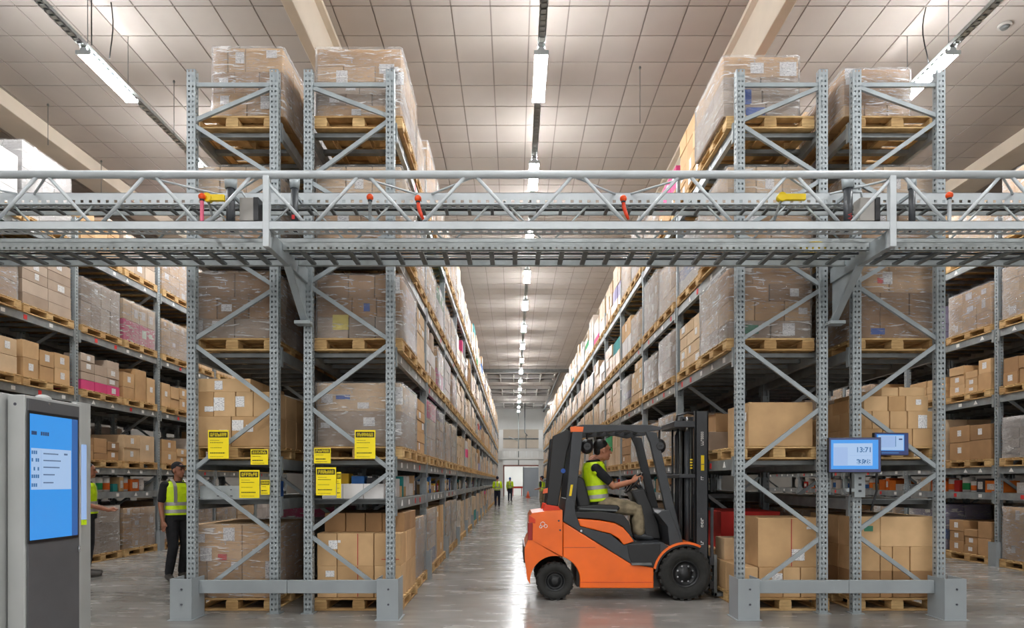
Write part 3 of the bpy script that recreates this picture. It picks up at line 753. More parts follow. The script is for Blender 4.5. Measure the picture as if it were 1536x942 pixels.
# ---- everything farther down the rows
far_p = {}; far_l = {}
for key, k0 in (('A1',9),('B1',9),('A2',2),('B2',2),('C2',0),('D2',0)):
    mb, ml = MB(), MB()
    for k in range(k0, RK[key]['nb']):
        for s_ in (0,1):
            for li in range(5):
                loc = slot(key, k, s_, li); rr = random.Random(str((key,k,s_,li)))
                for _, c, d in PP: box_at(mb, Vector(loc)+Vector(c), d)
                mi = rr.choice([0,0,0,1,1,2,3]); cs, *_ = layout(rr, .92, 1.1, hgt(rr, li))
                for (x, y, z, a, b_, c, zi, xi, yi) in cs: box_at(ml, Vector(loc)+Vector((x+rr.uniform(-.02,.02), y, z+PH+.003)), (a, b_, c), mi)
    tag(mb.build('wooden_pallets_beyond', M['pine']), 'wooden pallets farther down the '+RN[key], 'pallets', None, 'stuff')
    tag(ml.build('carton_loads_beyond', [M['wrapped_kraft'], M['wrapped_grey'], M['wrapped_white'], M['kraft']]), 'carton loads farther down the '+RN[key], 'cartons', None, 'stuff')

# ------------------------------------------------------------------ small goods on the picking shelves
TIN = {}
def tin(x, y, z, r_, h_, band, label, group):
    k = (round(r_,3), round(h_,2), band)
    if k not in TIN:
        TIN[k] = (MB().tube([(0,0,0),(0,0,h_)], r_, 14).mesh('tin', M['white_card']),
                  MB().tube([(0,0,h_*.15),(0,0,h_*.62)], r_+.002, 14, 0, False).mesh('band', M[band]),
                  MB().tube([(0,0,h_),(0,0,h_+.012)], r_*.93, 14).mesh('lid', M['chrome']))
    t = thing('paint_tin', label, 'tin', (x, y, z), group)
    part('tin_body', TIN[k][0], (x,y,z), t); part('label_band', TIN[k][1], (x,y,z), t); part('lid', TIN[k][2], (x,y,z), t)
def shelf_goods(key, k, seed, kinds):
    r_ = RK[key]; rr = random.Random(seed); y = r_['y0']+BAY*k+.16; end = r_['y0']+BAY*(k+1)-.1; n = 0
    xf = r_['x1']-.1 if r_['aisle'] > 0 else r_['x0']+.1
    if (key, k) == ('A1', 0): y += .52
    while y < end-.2 and n < 18:
        kind = kinds[1:][n % (len(kinds)-1)] if kinds[0] == 'seq' else rr.choice(kinds); pl = 'on the shelf, %s bay, %s' % (ORD[k], RN[key])
        g = 'small goods on the picking shelves'
        if kind == 'tin':
            q = rr.choice([.085, .1]); band = rr.choice(['label_print','label_print','blue_card','orange_card','green_card','black_card'])
            tin(xf-r_['aisle']*q, y+q, SH+.002, q, rr.choice([.2,.24,.27]), band, '%s item from the front, a round tin %s' % (ORD[n], pl), g); y += 2*q+.02
        else:
            a, b_, c = rr.uniform(.25,.45), rr.uniform(.1,.32), rr.uniform(.13,.29)
            nm = {'white':'white_card','orange':'orange_card','kraft':'kraft','mix':rr.choice(['kraft','white_card','blue_card','yellow_card','red_card','black_card','teal_card','kraft_pale'])}[kind]
            o = part('small_box', cbox(a, b_, c, M[nm]), (xf-r_['aisle']*a/2, y+b_/2, SH+.002))
            tag(o, '%s item from the front, a %s box %s' % (ORD[n], {'white_card':'white','orange_card':'orange','blue_card':'blue','yellow_card':'yellow','red_card':'red','black_card':'black','teal_card':'teal'}.get(nm,'brown'), pl), 'box', g)
            if rr.random() < .5: sticker(o, 'X', xf+r_['aisle']*.004, y+b_/2, SH+c*.5, b_*.6, c*.5)
            y += b_+rr.choice([.015,.02,.05])
        n += 1
shelf_goods('C', 1, 3, ['seq','orange','tin','tin','tin','tin','mix','mix','tin']); shelf_goods('C', 2, 4, ['white','mix','tin']); shelf_goods('C', 0, 5, ['mix','white'])
shelf_goods('D', 1, 6, ['seq','orange','mix','tin','tin','mix','tin','orange']); shelf_goods('D', 2, 7, ['orange','mix','white','tin']); shelf_goods('D', 0, 8, ['white'])
shelf_goods('D', 3, 17, ['orange','mix','white','tin'])
for k in range(7): shelf_goods('A1', k, 30+k, ['mix','mix','white'] if k else ['mix','kraft','white'])
for k in range(1,5): shelf_goods('B1', k, 40+k, ['mix','white','kraft'])
# shelf row seen end-on at the front of the left racks
for i in range(3):
    x = -2.05+i*.235
    o = part('shelf_carton', cbox(.225, .3, .17, M['white_card']), (x, 7.45, SH+.002)); tag(o, ['leftmost','middle','rightmost'][i]+' of three white cartons on the shelf end, left aisle rack', 'carton', 'white shelf cartons')
sp_ = MB().box(-3.54, -2.72, 7.30, 7.33, SH, SH+.15)
for q in (-3.35,-3.2,-3.05,-2.9): sp_.box(q, q+.025, 7.297, 7.301, SH+.03, SH+.04, 1).box(q, q+.02, 7.297, 7.301, SH+.1, SH+.11, 1)
sp_.build('shelf_upstand', [M['galv'], M['ink']], RK['A2']['root'])
o = part('small_box', cbox(.14,.2,.12,M['green_card']), (-3.28,7.6,SH+.002)); tag(o, 'small green box behind the grey upstand, left outer rack shelf', 'box')
o = part('small_box', cbox(.2,.2,.2,M['blue_card']), (-2.84,7.6,SH+.002)); tag(o, 'blue box behind the yellow signs, left outer rack shelf', 'box')
for i, (x, mm, hh) in enumerate(((-2.02,'yellow_card',.29),(-1.84,'blue_card',.26),(-1.66,'black_card',.24))):
    o = part('small_box', cbox(.15,.2,hh,M[mm]), (x,7.72,SH+.002)); tag(o, ['yellow printed box behind the white shelf cartons','blue box behind the white shelf cartons','black box behind the white shelf cartons'][i], 'box')
# ------------------------------------------------------------------ end barriers and upright guards
def guard_post(mb, x0, x1, y0, y1, h_, t=.008):
    mb.box(x0, x1, y0, y0+t, 0, h_); mb.box(x0, x0+t, y0+t, y1, 0, h_); mb.box(x1-t, x1, y0+t, y1, 0, h_)
    mb.box(x0-.02, x1+.02, y0-.02, y1+.02, 0, .008)
def barrier(xa, xb, xm, label):
    t = thing('end_barrier', label, 'barrier', ((xa+xb)/2, 6.93, 0), 'rack end barriers')
    for x in (xa, xb):
        mb = MB(); guard_post(mb, x-.115, x+.115, 6.83, 7.12, .44); mb.build('guard_post', M['guard_grey'], t, .003)
        for z in (.17, .33): MB().tube([(x+.01,6.829,z),(x+.01,6.822,z)], .011, 8).build('bolt', M['ink'], t)
    for a, b_ in ((xa+.115, xm), (xm, xb-.115)):
        MB().box(a, b_-.004, 6.99, 7.04, .26, .40).build('barrier_rail', M['guard_grey'], t, .004)
barrier(px(276,0,6.9)[0], px(583,0,6.9)[0], -2.45, 'grey steel end barrier in front of the two left racks')
barrier(px(1120,0,6.9)[0], px(1427,0,6.9)[0], 3.62, 'grey steel end barrier in front of the two right racks')
for key, ks in (('A1',range(1,10)),('B1',range(1,10)),('C',(1,2)),('D',(1,2))):
    r_ = RK[key]
    for k in ks:
        y = r_['y0']+BAY*k; xf = r_['x1']+.02 if r_['aisle'] > 0 else r_['x0']-.02; a = r_['aisle']
        mb = MB(); x0, x1 = (xf-.12, xf+.05) if a > 0 else (xf-.05, xf+.12)
        t = .008
        mb.box(x0, x1, y-.058, y-.05, 0, .42).box(xf+a*.05-t/2, xf+a*.05+t/2, y-.05, y+.13, 0, .42).box(x0-.01, x1+.01, y-.06, y-.03, 0, .008)
        mb.box(min(xf+a*.02,xf+a*.06), max(xf+a*.02,xf+a*.06), y-.05, y+.12, .0, .006)
        tag(mb.build('upright_guard', M['guard_grey']), 'grey sheet steel guard at foot of %s upright from front, %s' % (ORD[k], RN[key]), 'guard', 'upright guards')

# ------------------------------------------------------------------ overhead cable bridge
def bridge():
    t = thing('cable_bridge', 'pale lattice truss cable bridge spanning the front of the racks', 'bridge', (.3, 6.4, 3.2))
    X0, X1 = -6.2, 6.4; YNr, YFr = 6.05, 6.51
    z1 = CAMZ+(HY-262)*YNr/F; z2 = CAMZ+(HY-339)*YNr/F
    MB().tube([(X0,YNr,z1),(X1,YNr,z1)], .036, 14).build('top_chord', M['chord_white'], t)
    def slotted(name, x0, x1, y0, y1, za, zb, mat, flange=.1, pitch=.085, face=True):
        mb = MB(); hz = za+(zb-za)*.28; hw = (zb-za)*.12
        mb.box(x0, x1, y0, y0+.006, hz+hw, zb).box(x0, x1, y0, y0+.006, za, hz-hw)
        x = x0
        if not face: mb.box(x0, x1, y0, y0+.006, hz-hw, hz+hw); x = x1
        while x < x1: mb.box(x, min(x1, x+pitch*.62), y0, y0+.006, hz-hw, hz+hw); x += pitch
        mb.box(x0, x1, y0, y0+flange*.3, za, za+.004).box(x0, x1, y0+flange*.7, y0+flange, za, za+.004).box(x0, x1, y0+flange-.004, y0+flange, za, za+.02)
        mb.box(x0, x1, y0, y0+flange*.4, zb-.004, zb)
        x = x0
        while x < x1: mb.box(x, x+pitch*.5, y0+flange*.3, y0+flange*.7, za, za+.004); x += pitch
        return mb.build(name, M[mat], t)
    slotted('bottom_chord', X0, X1, YNr-.02, 0, z2-.039, z2+.039, 'chord_white', .13, .085, False)
    slotted('bottom_chord', X0, X1, YFr, 0, z2-.01, z2+.06, 'galv', .1)
    slotted('top_chord', X0, X1, YFr, 0, CAMZ+(HY-307)*YFr/F, CAMZ+(HY-289)*YFr/F, 'chord_white', .1)
    MB().box(X0, X1, 6.76, 6.775, 4.25, 4.29).build('tray_rail', M['galv'], t)
    for n in range(int((X1-X0)/.235)):
        x = X0+.1+n*.235; MB().box(x-.016, x+.016, YFr+.1, 6.76, 4.245, 4.265).build('tray_rung', M['dark_steel'], t)
    for y in (6.63, 6.7): MB().tube([(X0,y,4.28),(X1,y,4.28)], .012, 6).build('cable', M['black_plastic'], t)
    n0 = -6
    for n in range(n0, 7):
        xt = -.405+n; e = .055
        if X0+.6 < xt < X1-.6:
            MB().tube([(xt+e,YNr,z1-.02),(xt+.5-e,YNr,z2+.03)], .0165, 8).build('diagonal_tube', M['chord_white'], t)
            MB().tube([(xt-e,YNr,z1-.02),(xt-.5+e,YNr,z2+.03)], .0165, 8).build('diagonal_tube', M['chord_white'], t)
            MB().tube([(xt+.25+e,YFr+.03,4.3),(xt+.75-e,YFr+.03,z2+.05)], .011, 6).build('diagonal_rod', M['galv'], t)
            MB().tube([(xt+.25-e,YFr+.03,4.3),(xt-.25+e,YFr+.03,z2+.05)], .011, 6).build('diagonal_rod', M['galv'], t)
            MB().tube([(xt,YNr+.03,z1-.02),(xt+.42*(1 if n % 2 else -1),YFr,4.36)], .011, 6).build('lacing_rod', M['chord_white'], t)
    # lower cable ladder
    za, zb = 3.74, 3.82
    for xa, xb in ((X0,-2.34),(-2.27,3.49),(3.56,X1)):
        slotted('ladder_rail', xa, xb, 6.36, 0, za, zb, 'galv', .05, .06)
        mb = MB().box(xa, xb, 6.84, 6.846, za, zb).box(xa, xb, 6.80, 6.84, za, za+.004); mb.build('ladder_rail', M['galv'], t)
    n = 0; x = X0+.1
    while x < X1:
        if abs(x+2.305) > .08 and abs(x-3.525) > .08:
            MB().box(x-.024, x+.024, 6.40, 6.82, za+.005, za+.03).build('ladder_rung', M['dark_steel'], t)
        x += .235
    for y in (6.5,6.58,6.66,6.74): MB().tube([(X0,y,za+.045),(X1,y,za+.045)], .011, 6).build('cable', M['chord_white'] if y in (6.5,6.66) else M['charcoal'], t)
    for xc in (-2.31, 3.53):
        MB().box(xc-.03, xc+.03, 6.02, 6.08, 3.655, z1).build('end_post', M['chord_white'], t, .006)
        MB().box(xc-.03, xc+.03, 6.081, 7.17, 3.66, 3.82).build('bracket_arm', M['rack_grey'], t, .006)
        s_ = 1 if xc < 0 else -1
        gx = xc-s_*.0
        MB().bar((gx,6.6,3.68),(gx,7.14,3.24), .075, .03, (0,1,0)).build('gusset_flange', M['rack_grey'], t)
        mb = MB(); vs = [(gx-.004,6.58,3.68),(gx-.004,7.17,3.68),(gx-.004,7.17,3.22)]; vs += [(a+.008,b_,c) for a,b_,c in vs]
        mb.add(vs, [(0,1,2),(5,4,3),(0,3,4,1),(1,4,5,2),(2,5,3,0)]); mb.build('gusset_plate', M['rack_grey'], t)
        MB().box(gx-.085, gx+.085, 7.05, 7.18, 3.19, 3.225).build('seat_plate', M['rack_grey'], t)
    return z1, z2
ZT, ZB = bridge()
# equipment on the bridge
def beacon(xp, yp, label, post='chord_white', strap=False):
    d = 6.2; X, Z = px(xp, yp, d)
    t = thing('warning_beacon', label, 'beacon', (X, d, ZB+.04), 'beacons on the cable bridge')
    MB().ell((X,d,Z), (.034,.034,.034), 14, 8).build('lens', M['beacon_orange'], t)
    if strap: MB().tube([(X,d,Z-.02),(X+.005,d,Z-.08),(X+.025,d,Z-.14),(X+.05,d,Z-.2)], [.016,.02,.018,.013], 8).build('stalk', M['deep_orange'], t)
    else: MB().box(X-.013, X+.013, d-.012, d+.012, ZB+.04, Z-.02).build('stalk', M[post], t)
    MB().tube([(X,d,Z-.04),(X,d,Z-.02)], .022, 10).build('collar', M['charcoal'], t)
beacon(303, 295, 'orange ball beacon on a pink post at the left of the bridge', 'pink_post')
beacon(555, 296, 'lone orange ball beacon on the bridge above the left aisle rack', 'dark_steel')
beacon(627, 298, 'orange ball beacon with curved orange stalk, left of the central aisle', strap=True)
beacon(935, 298, 'orange ball beacon with curved orange stalk, right of the central aisle', strap=True)
beacon(1424, 293, 'orange ball beacon on a white post at the right of the bridge')
for i, (xa, xb, y_, lb) in enumerate(((312,337,297,'yellow sensor bar beside the pink beacon post on the bridge'),(1172,1208,296,'yellow sensor bar on a tilted rod above the right aisle rack'))):
    d = 6.25; a, z = px(xa, y_, d); b_, _ = px(xb, y_, d)
    t = thing('sensor_bar', lb, 'sensor', ((a+b_)/2, d, ZB+.04), 'sensor bars on the bridge')
    MB().box(a, b_, d-.02, d+.02, z-.03, z+.03).build('housing', M['yellow_plastic'], t, .006)
    MB().tube([(a,d-.03,z),(a,d+.03,z)], .042, 12).build('pivot', M['yellow_plastic'], t)
    MB().tube([(a-.1 if i else a+.08,d,ZB+.04),(a,d,z-.02)], .012, 8).build('rod', M['dark_steel'], t)
for i, (x_, w_, lb) in enumerate(((346,14,'black camera tube with grey cap on the bridge left of the bracket post'),(442,12,'slim black camera tube with red tag right of the left bracket post'),(1272,14,'black camera tube with red marks on the bridge above the right outer rack'),(1368,10,'slim black camera tube on the bridge right of the right bracket post'))):
    d = 6.3; X, zt = px(x_, 268, d); r_ = w_/2*d/F
    t = thing('camera_tube', lb, 'camera', (X, d, ZB+.03), 'camera tubes on the bridge')
    zb_ = ZB+.03
    MB().tube([(X,d,zb_),(X,d,zt-.1)], r_*.9, 14).build('barrel', M['charcoal'], t)
    MB().tube([(X,d,zt-.1),(X,d,zt)], [r_*1.15,r_*1.3], 14).build('cap', M['rack_grey'], t)
    MB().tube([(X-r_*.4,d-r_*.9,zb_+.02),(X-r_*.4,d-r_*.9,zb_+.035)], .014, 8).build('socket', M['chrome'], t)
    if i == 2:
        for zz in (.1,.135): MB().tube([(X+.0,d-r_*.93,zb_+zz),(X+.02,d-r_*.9,zb_+zz+.015),(X-.02,d-r_*.9,zb_+zz+.028),(X+.015,d-r_*.93,zb_+zz+.04)], .0035, 5).build('red_mark', M['sticker_red'], t)
    if i == 1: MB().box(X-.014, X+.014, d-r_-.004, d-r_, zb_+.12, zb_+.16).build('red_mark', M['sticker_red'], t)
    MB().box(X-.01, X+.01, d+r_*.6, 6.5, zt-.16, zt-.13).build('mount', M['rack_grey'], t)
for i, (xa, xb, y0_, y1_, lb) in enumerate(((359,388,296,331,'grey electrical box on the bridge next to the left bracket post'),(1290,1320,296,331,'grey electrical box on the bridge next to the right bracket post'))):
    d = 6.36; a, zt = px(xa, y0_, d); b_, zb_ = px(xb, y1_, d)
    t = thing('control_box', lb, 'control box', ((a+b_)/2, d, zb_), 'control boxes on the bridge')
    MB().box(a, b_-.05, d, d+.13, zb_, zt).build('cabinet', M['wall_grey'], t, .006)
    MB().box(b_-.05, b_, d-.01, d+.12, zb_, zt).build('fin_panel', M['black_plastic'], t, .004)
    MB().tube([(a+.05,d+.05,zt),(a+.02,d+.02,zt+.06),(a-.08,d,zt+.05)], .012, 6).build('conduit', M['chord_white'], t)

X, Z = px(1218, 384, 6.6)
mb = MB()
for i_ in range(5): mb.tube([(X+(.12+.012*(i_%3))*math.cos(k_/18*math.tau), 6.6+(.07+.008*i_)*math.sin(k_/18*math.tau), 3.822+.012*i_) for k_ in range(19)], .008, 6)
tag(mb.build('cable_coil', M['yellow_plastic']), 'coil of yellow cable lying on the bridge ladder above the right racks', 'cable')
# ------------------------------------------------------------------ yellow signs
def glyphs(mb, x0, x1, z0, z1, y, rr, n, mi):
    cw = (x1-x0)/n
    for i in range(n):
        a = x0+i*cw+cw*.1; b_ = x0+(i+1)*cw-cw*.12; t = cw*.26
        k = rr.randrange(5)
        mb.box(a, a+t, y-.0012, y, z0, z1, mi)
        if k in (0,1,4): mb.box(a, b_, y-.0012, y, z1-(z1-z0)*.25, z1, mi)
        if k in (1,2,3): mb.box(a, b_, y-.0012, y, z0, z0+(z1-z0)*.25, mi)
        if k in (0,2,4): mb.box(a, b_, y-.0012, y, (z0+z1)/2-(z1-z0)*.1, (z0+z1)/2+(z1-z0)*.1, mi)
        if k in (0,3,1): mb.box(b_-t, b_, y-.0012, y, z0, z1, mi)
def sign(xa, xb, ya, yb, label, seed, d=7.12):
    a, zt = px(xa, ya, d); b_, zb_ = px(xb, yb, d); rr = random.Random(seed)
    t = thing('warning_sign', label, 'sign', ((a+b_)/2, d, zb_), 'yellow signs on the left racks')
    w_, h_ = b_-a, zt-zb_
    MB().box(a, b_, d, d+.004, zb_, zt).build('plate', M['yellow_sign'], t)
    tall = yb-ya > 30
    hb = h_*(.2 if tall else .27)
    if yb-ya > 18:
        mb = MB().box(a+w_*.05, b_-w_*.05, d-.001, d, zt-h_*.06-hb, zt-h_*.06)
        glyphs(mb, a+w_*.1, b_-w_*.1, zt-h_*.06-hb*.82, zt-h_*.06-hb*.18, d-.001, rr, 7, 1)
        mb.build('header_band', [M['sign_black'], M['yellow_sign']], t)
        mb = MB()
        for f_, l_, th in ((.36,.55,.012),(.44,.8,.02),(.62,.7,.014),(.8,.9,.035),(.93,.8,.012)) if tall else ((.45,.6,.025),(.72,.75,.07),(.9,.85,.03)):
            x = a+w_*.1; e = a+w_*.1+w_*.8*l_
            while x < e:
                q = rr.uniform(.008,.02); mb.box(x, min(e,x+q), d-.0012, d, zt-h_*f_-h_*th/2, zt-h_*f_+h_*th/2); x += q+.004
        mb.build('printed_lines', M['sign_black'], t)
    for u in (.08,.92): MB().tube([(a+w_*u,d+.004,zt-.01),(a+w_*u,d+.06,zt-.01)], .004, 6).build('fixing', M['chrome'], t)
sign(312,343,645,688, 'tall yellow notice with black header, leftmost on the left outer rack', 1)
sign(376,402,674,697, 'small yellow notice between the two tall ones, left outer rack', 2)
sign(359,389,705,747, 'lower tall yellow notice on the grey shelf upstand, left outer rack', 3)
sign(391,404.5,720,742, 'plain yellow card beside the lower notice, left outer rack', 4, 7.14)
sign(471,496,672,695, 'small yellow notice beside the left upright, left aisle rack', 5)
sign(474,504,701,743, 'lower tall yellow notice in front of the white shelf cartons', 6)
sign(505,511.5,708,747, 'narrow yellow strip notice right of the lower notice, left aisle rack', 7, 7.14)
sign(532,563,645,688, 'tall yellow notice with black header, rightmost on the left aisle rack', 8)

# ------------------------------------------------------------------ forklift
def forklift():
    D0 = 8.0
    P = lambda x, y: px(x, y, D0)
    PG = lambda pts: [P(*q) for q in pts]
    def arc(c, r_, a0, a1, n):
        return [(c[0]+r_*math.cos(math.radians(a0+(a1-a0)*i/n)), c[1]+r_*math.sin(math.radians(a0+(a1-a0)*i/n))) for i in range(n+1)]
    RC, FC = (832.5, 871.0), (1027.3, 861.5)
    t = thing('forklift', 'orange counterbalance forklift with black mast crossing the aisle, driver aboard', 'forklift', (P(930,0)[0], 8.5, 0))
    Y0_, Y1_ = 7.98, 9.02
    cw = MB().prism(PG([(798,769.5),(820,766.5),(843.6,765)]+[(843.6,836)]+arc(RC,37.5,-72,-187,14)+[(795,876),(791,869),(787,838),(787,822),(791,812),(793.5,808),(793.5,790),(794,776)]), Y0_, Y1_).build('counterweight', M['orange_paint'], t, .022, 3)
    MB().prism(PG([(791.8,784),(799,784),(799,810),(791.8,810)]), Y0_-.006, Y0_+.1).build('tail_light', M['tail_red'], cw, .006)
    MB().prism(PG([(793,772),(803,779),(803,785),(793,783)]), Y0_-.004, Y0_+.05).build('light_hood', M['deep_orange'], cw, .004)
    MB().box(P(785.5,0)[0], P(788,0)[0], 8.05, 8.95, P(0,845)[1], P(0,820)[1]).build('rear_bumper', M['black_plastic'], cw, .004)
    for q in ((838,781),(840,795)): MB().tube([(P(*q)[0],Y0_-.004,P(*q)[1]),(P(*q)[0],Y0_+.02,P(*q)[1])], .012, 8).build('bolt', M['ink'], cw)
    mb = MB()                                          # white chipped emblem on the counterweight
    for (a, b_, r_) in ((814,786,.028),(818.5,789,.02),(811,790,.016)):
        X, Z = P(a, b_); mb.tube([(X+r_*math.cos(k/8*math.tau), Y0_-.002, Z+r_*math.sin(k/8*math.tau)) for k in range(9)], .004, 5)
    mb.build('white_emblem', M['sticker_white'], cw)
    ch = MB().prism(PG([(844.4,782.5),(946,845.5),(980,851.5),(980,882),(869.5,882)]+arc(RC,37.5,7,-71,12)), Y0_, Y1_).build('chassis', M['orange_paint'], t, .012, 2)
    MB().box(P(870,0)[0], P(980,0)[0], Y0_-.003, Y0_, P(0,873.4)[1], P(0,872.6)[1]).build('sill_crease', M['deep_orange'], ch)
    MB().box(P(845,0)[0], P(893,0)[0], Y0_-.002, Y0_, P(0,821.3)[1], P(0,820.7)[1]).build('panel_seam', M['tail_red'], ch)
    MB().prism(PG([(849,748),(861,750),(863,768),(866.5,779),(870,789.5),(916,801.5),(935,817.5),(940,816),(993,813),(1004,821),(996,828.5),(984.5,842),(980.5,851),(946,845),(844.6,781.5)]), Y0_-.006, Y1_+.006).build('side_cowl', M['charcoal'], t, .008, 2)
    MB().tube([(P(871.5,796)[0],Y0_-.012,P(871.5,796)[1]),(P(871.5,796)[0],Y0_+.01,P(871.5,796)[1])], .014, 10).build('bolt', M['chrome'], t)
    MB().prism(PG([(866,778),(899,780.6),(921,784.5),(934,791),(943,801),(950.5,812),(935,817),(928,808),(916,800.5),(870,789)]), Y0_-.014, Y1_+.014).build('engine_hood', M['orange_paint'], t, .014, 3)
    MB().prism(PG([(861,768),(905,768),(935,772),(944,783),(950,806),(946,806),(934,790),(921,783.6),(899,779.6),(865,777)]), Y0_+.03, Y1_-.03).build('hood_pad', M['black_plastic'], t, .01)
    MB().box(P(866,0)[0], P(1000,0)[0], 8.1, 8.9, P(0,882)[1], P(0,835)[1]).build('underbody', M['black_plastic'], t)
    MB().prism(PG([(948,846),(981,851),(988,836),(990,815),(940,817),(943,835)]), Y0_-.012, Y0_+.3).build('step_well', M['black_plastic'], t, .006)
    MB().box(P(946,0)[0], P(976,0)[0], Y0_-.05, Y0_+.06, P(0,847)[1], P(0,843.5)[1]).build('step_plate', M['dark_steel'], t, .004)
    MB().prism(PG([(986,771),(992,766),(1004,764),(1024,817),(1004,821),(1001,790)]), Y0_+.0, Y1_-.0).build('front_cowl', M['charcoal'], t, .01)
    for ya, yb in ((7.955, 8.24), (8.76, 9.045)):
        MB().prism(PG(arc(FC,49,191,298,16)+arc(FC,45.6,298,191,16)), ya, yb).build('fender', M['orange_paint'], t)
        MB().prism(PG(arc(FC,45.4,185,300,16)+arc(FC,42.5,300,185,16)), ya+.02, yb).build('fender_lining', M['black_plastic'], t)
    # wheels
    def wheel(c, R_, w_, y0, nb_, side, rim, hub):
        cx_, cz_ = P(*c)
        cz_ = R_
        wt = MB(); n = 40; mid = y0+side*w_/2
        prof = [(rim*1.02, 0), (R_*.80, -.01), (R_*.93, .0), (R_*.955, w_*.12), (R_*.955, w_*.88), (R_*.93, w_), (R_*.80, w_), (rim*1.02, w_)]
        vs = []
        for i in range(n):
            a = math.tau*i/n
            for (r_, yy) in prof: vs.append((cx_+r_*math.cos(a), y0+side*yy, cz_+r_*math.sin(a)))
        m_ = len(prof)
        fs = [[i*m_+j, ((i+1)%n)*m_+j, ((i+1)%n)*m_+(j+1)%m_, i*m_+(j+1)%m_] for i in range(n) for j in range(m_)]
        wt.add(vs, fs if side > 0 else [f[::-1] for f in fs], 0, True)
        o = wt.build('tyre', M['rubber'], t)
        lg = MB()
        for i in range(nb_):
            for half in (0, 1):
                a = math.tau*(i+.5*half)/nb_; ct, st_ = math.cos(a), math.sin(a); d_ = math.tau/nb_*.3
                yy0, yy1 = (0.0, w_*.52) if half == 0 else (w_*.48, w_)
                q = []
                for (r_, yv, s_) in ((R_*.9,yy0,-d_),(R_*.9,yy0,d_),(R_,yy0,d_*.8),(R_,yy0,-d_*.8),(R_*.93,yy1,-d_*.6),(R_*.93,yy1,d_*.6),(R_,yy1,d_*.5),(R_,yy1,-d_*.5)):
                    q.append((cx_+r_*math.cos(a+s_), y0+side*yv, cz_+r_*math.sin(a+s_)))
                lg.add(q, [(0,1,2,3),(7,6,5,4),(0,4,5,1),(1,5,6,2),(2,6,7,3),(3,7,4,0)])
        lg.build('tread_lugs', M['rubber'], o)
        rm = MB(); prof2 = [(rim*1.04, .012), (rim*.98, .004), (rim*.86, .03), (rim*.8, .06), (hub*1.5, .055), (hub, .02), (hub*.6, .01), (0.001, .01)]
        vs = []
        for i in range(n):
            a = math.tau*i/n
            for (r_, yy) in prof2: vs.append((cx_+r_*math.cos(a), y0+side*yy, cz_+r_*math.sin(a)))
        m_ = len(prof2)
        fs = [[i*m_+j, ((i+1)%n)*m_+j, ((i+1)%n)*m_+j+1, i*m_+j+1] for i in range(n) for j in range(m_-1)]
        rm.add(vs, fs if side > 0 else [f[::-1] for f in fs], 0, True)
        ro = rm.build('wheel_rim', M['black_plastic'], t)
        return o, ro, cx_, cz_
    R_ = (901.5-861.5)*D0/F
    for y0, side in ((7.955, 1), (9.045, -1)):
        o, ro, cx_, cz_ = wheel((1027.3,861.5), .33, .22, y0, 22, side, .165, .06)
        for i in range(8):
            a = math.tau*(i+.5)/8
            MB().tube([(cx_+.1*math.cos(a), y0+side*.03, cz_+.1*math.sin(a)), (cx_+.1*math.cos(a), y0+side*.06, cz_+.1*math.sin(a))], .012, 6).build('wheel_nut', M['chrome'], ro)
        wheel((832.5,871), .235, .17, y0+side*.03, 18, side, .12, .05)
    MB().tube([(P(1027,0)[0],8.1,.33),(P(1027,0)[0],8.9,.33)], .08, 12).build('front_axle', M['black_plastic'], t)
    MB().tube([(P(832,0)[0],8.1,.235),(P(832,0)[0],8.9,.235)], .06, 12).build('rear_axle', M['black_plastic'], t)
    # overhead guard
    for ya, yb in ((Y0_+.01, Y0_+.085), (Y1_-.085, Y1_-.01)):
        MB().prism(PG([(858.5,645),(874.5,647),(861.5,770),(847.5,770)]), ya, yb).build('rear_pillar', M['charcoal'], t, .008)
        MB().prism(PG([(967,646),(985,649),(1024.5,814),(1011,818),(975,664)]), ya, yb).build('front_pillar', M['charcoal'], t, .008)
        MB().prism(PG([(857,641),(873,637),(976,637.5),(994,641),(991,645),(974,647),(960,650),(940,645.5),(874,650)]), ya, yb).build('roof_rail', M['charcoal'], t, .006)
        MB().prism(PG([(855.5,640),(875.5,640),(874.5,648),(856,648)]), ya-.004, yb+.004).build('roof_cap', M['orange_paint'], t, .006)
    for ya, yb in ((8.13, 8.23), (8.77, 8.87)):
        MB().prism(PG([(830,653),(851,644),(862,646),(852,676),(838,760),(820.5,758)]), ya, yb).build('rear_stay', M['black_plastic'], t, .01)
        MB().prism(PG([(818,757),(839,760),(842,767),(815,769)]), ya-.02, yb+.02).build('stay_foot', M['deep_orange'], t, .006)
    for i in range(7):
        a, z = P(880+i*15, 641); MB().box(a, a+.045, Y0_+.08, Y1_-.08, z-.02, z+.012).build('roof_slat', M['charcoal'], t)
    MB().box(P(860,0)[0], P(868,0)[0], Y0_+.08, Y1_-.08, P(0,650)[1], P(0,640)[1]).build('roof_crossbar', M['charcoal'], t)
    X, Z = P(846,706); MB().tube([(X,8.125,Z),(X,8.13,Z)], .03, 14).build('blue_sticker', M['sticker_blue'], t)
    a, z = P(855,727); b_, z2 = P(859,743); MB().prism(PG([(856,727),(859.6,727),(857,744),(853.4,744)]), Y0_+.006, Y0_+.01).build('yellow_label', M['yellow_plastic'], t)
    # rear reversing lamp and front lamp
    for (xx, yy, yd_) in ((882,669,8.15),(990,669,8.05)):
        X, Z = P(xx, yy)
        wl = MB().ell((X,yd_,Z), (.085,.075,.095), 14, 10).build('work_lamp', M['black_plastic'], t)
        MB().tube([(X+(.0),yd_-.06,Z),(X,yd_-.072,Z)], .045, 14).build('lens', M['glass_dark'], wl)
        MB().tube([(X,yd_,Z+.06),(X+.01,yd_+.02,Z+.2)], .014, 8).build('lamp_bracket', M['black_plastic'], wl)
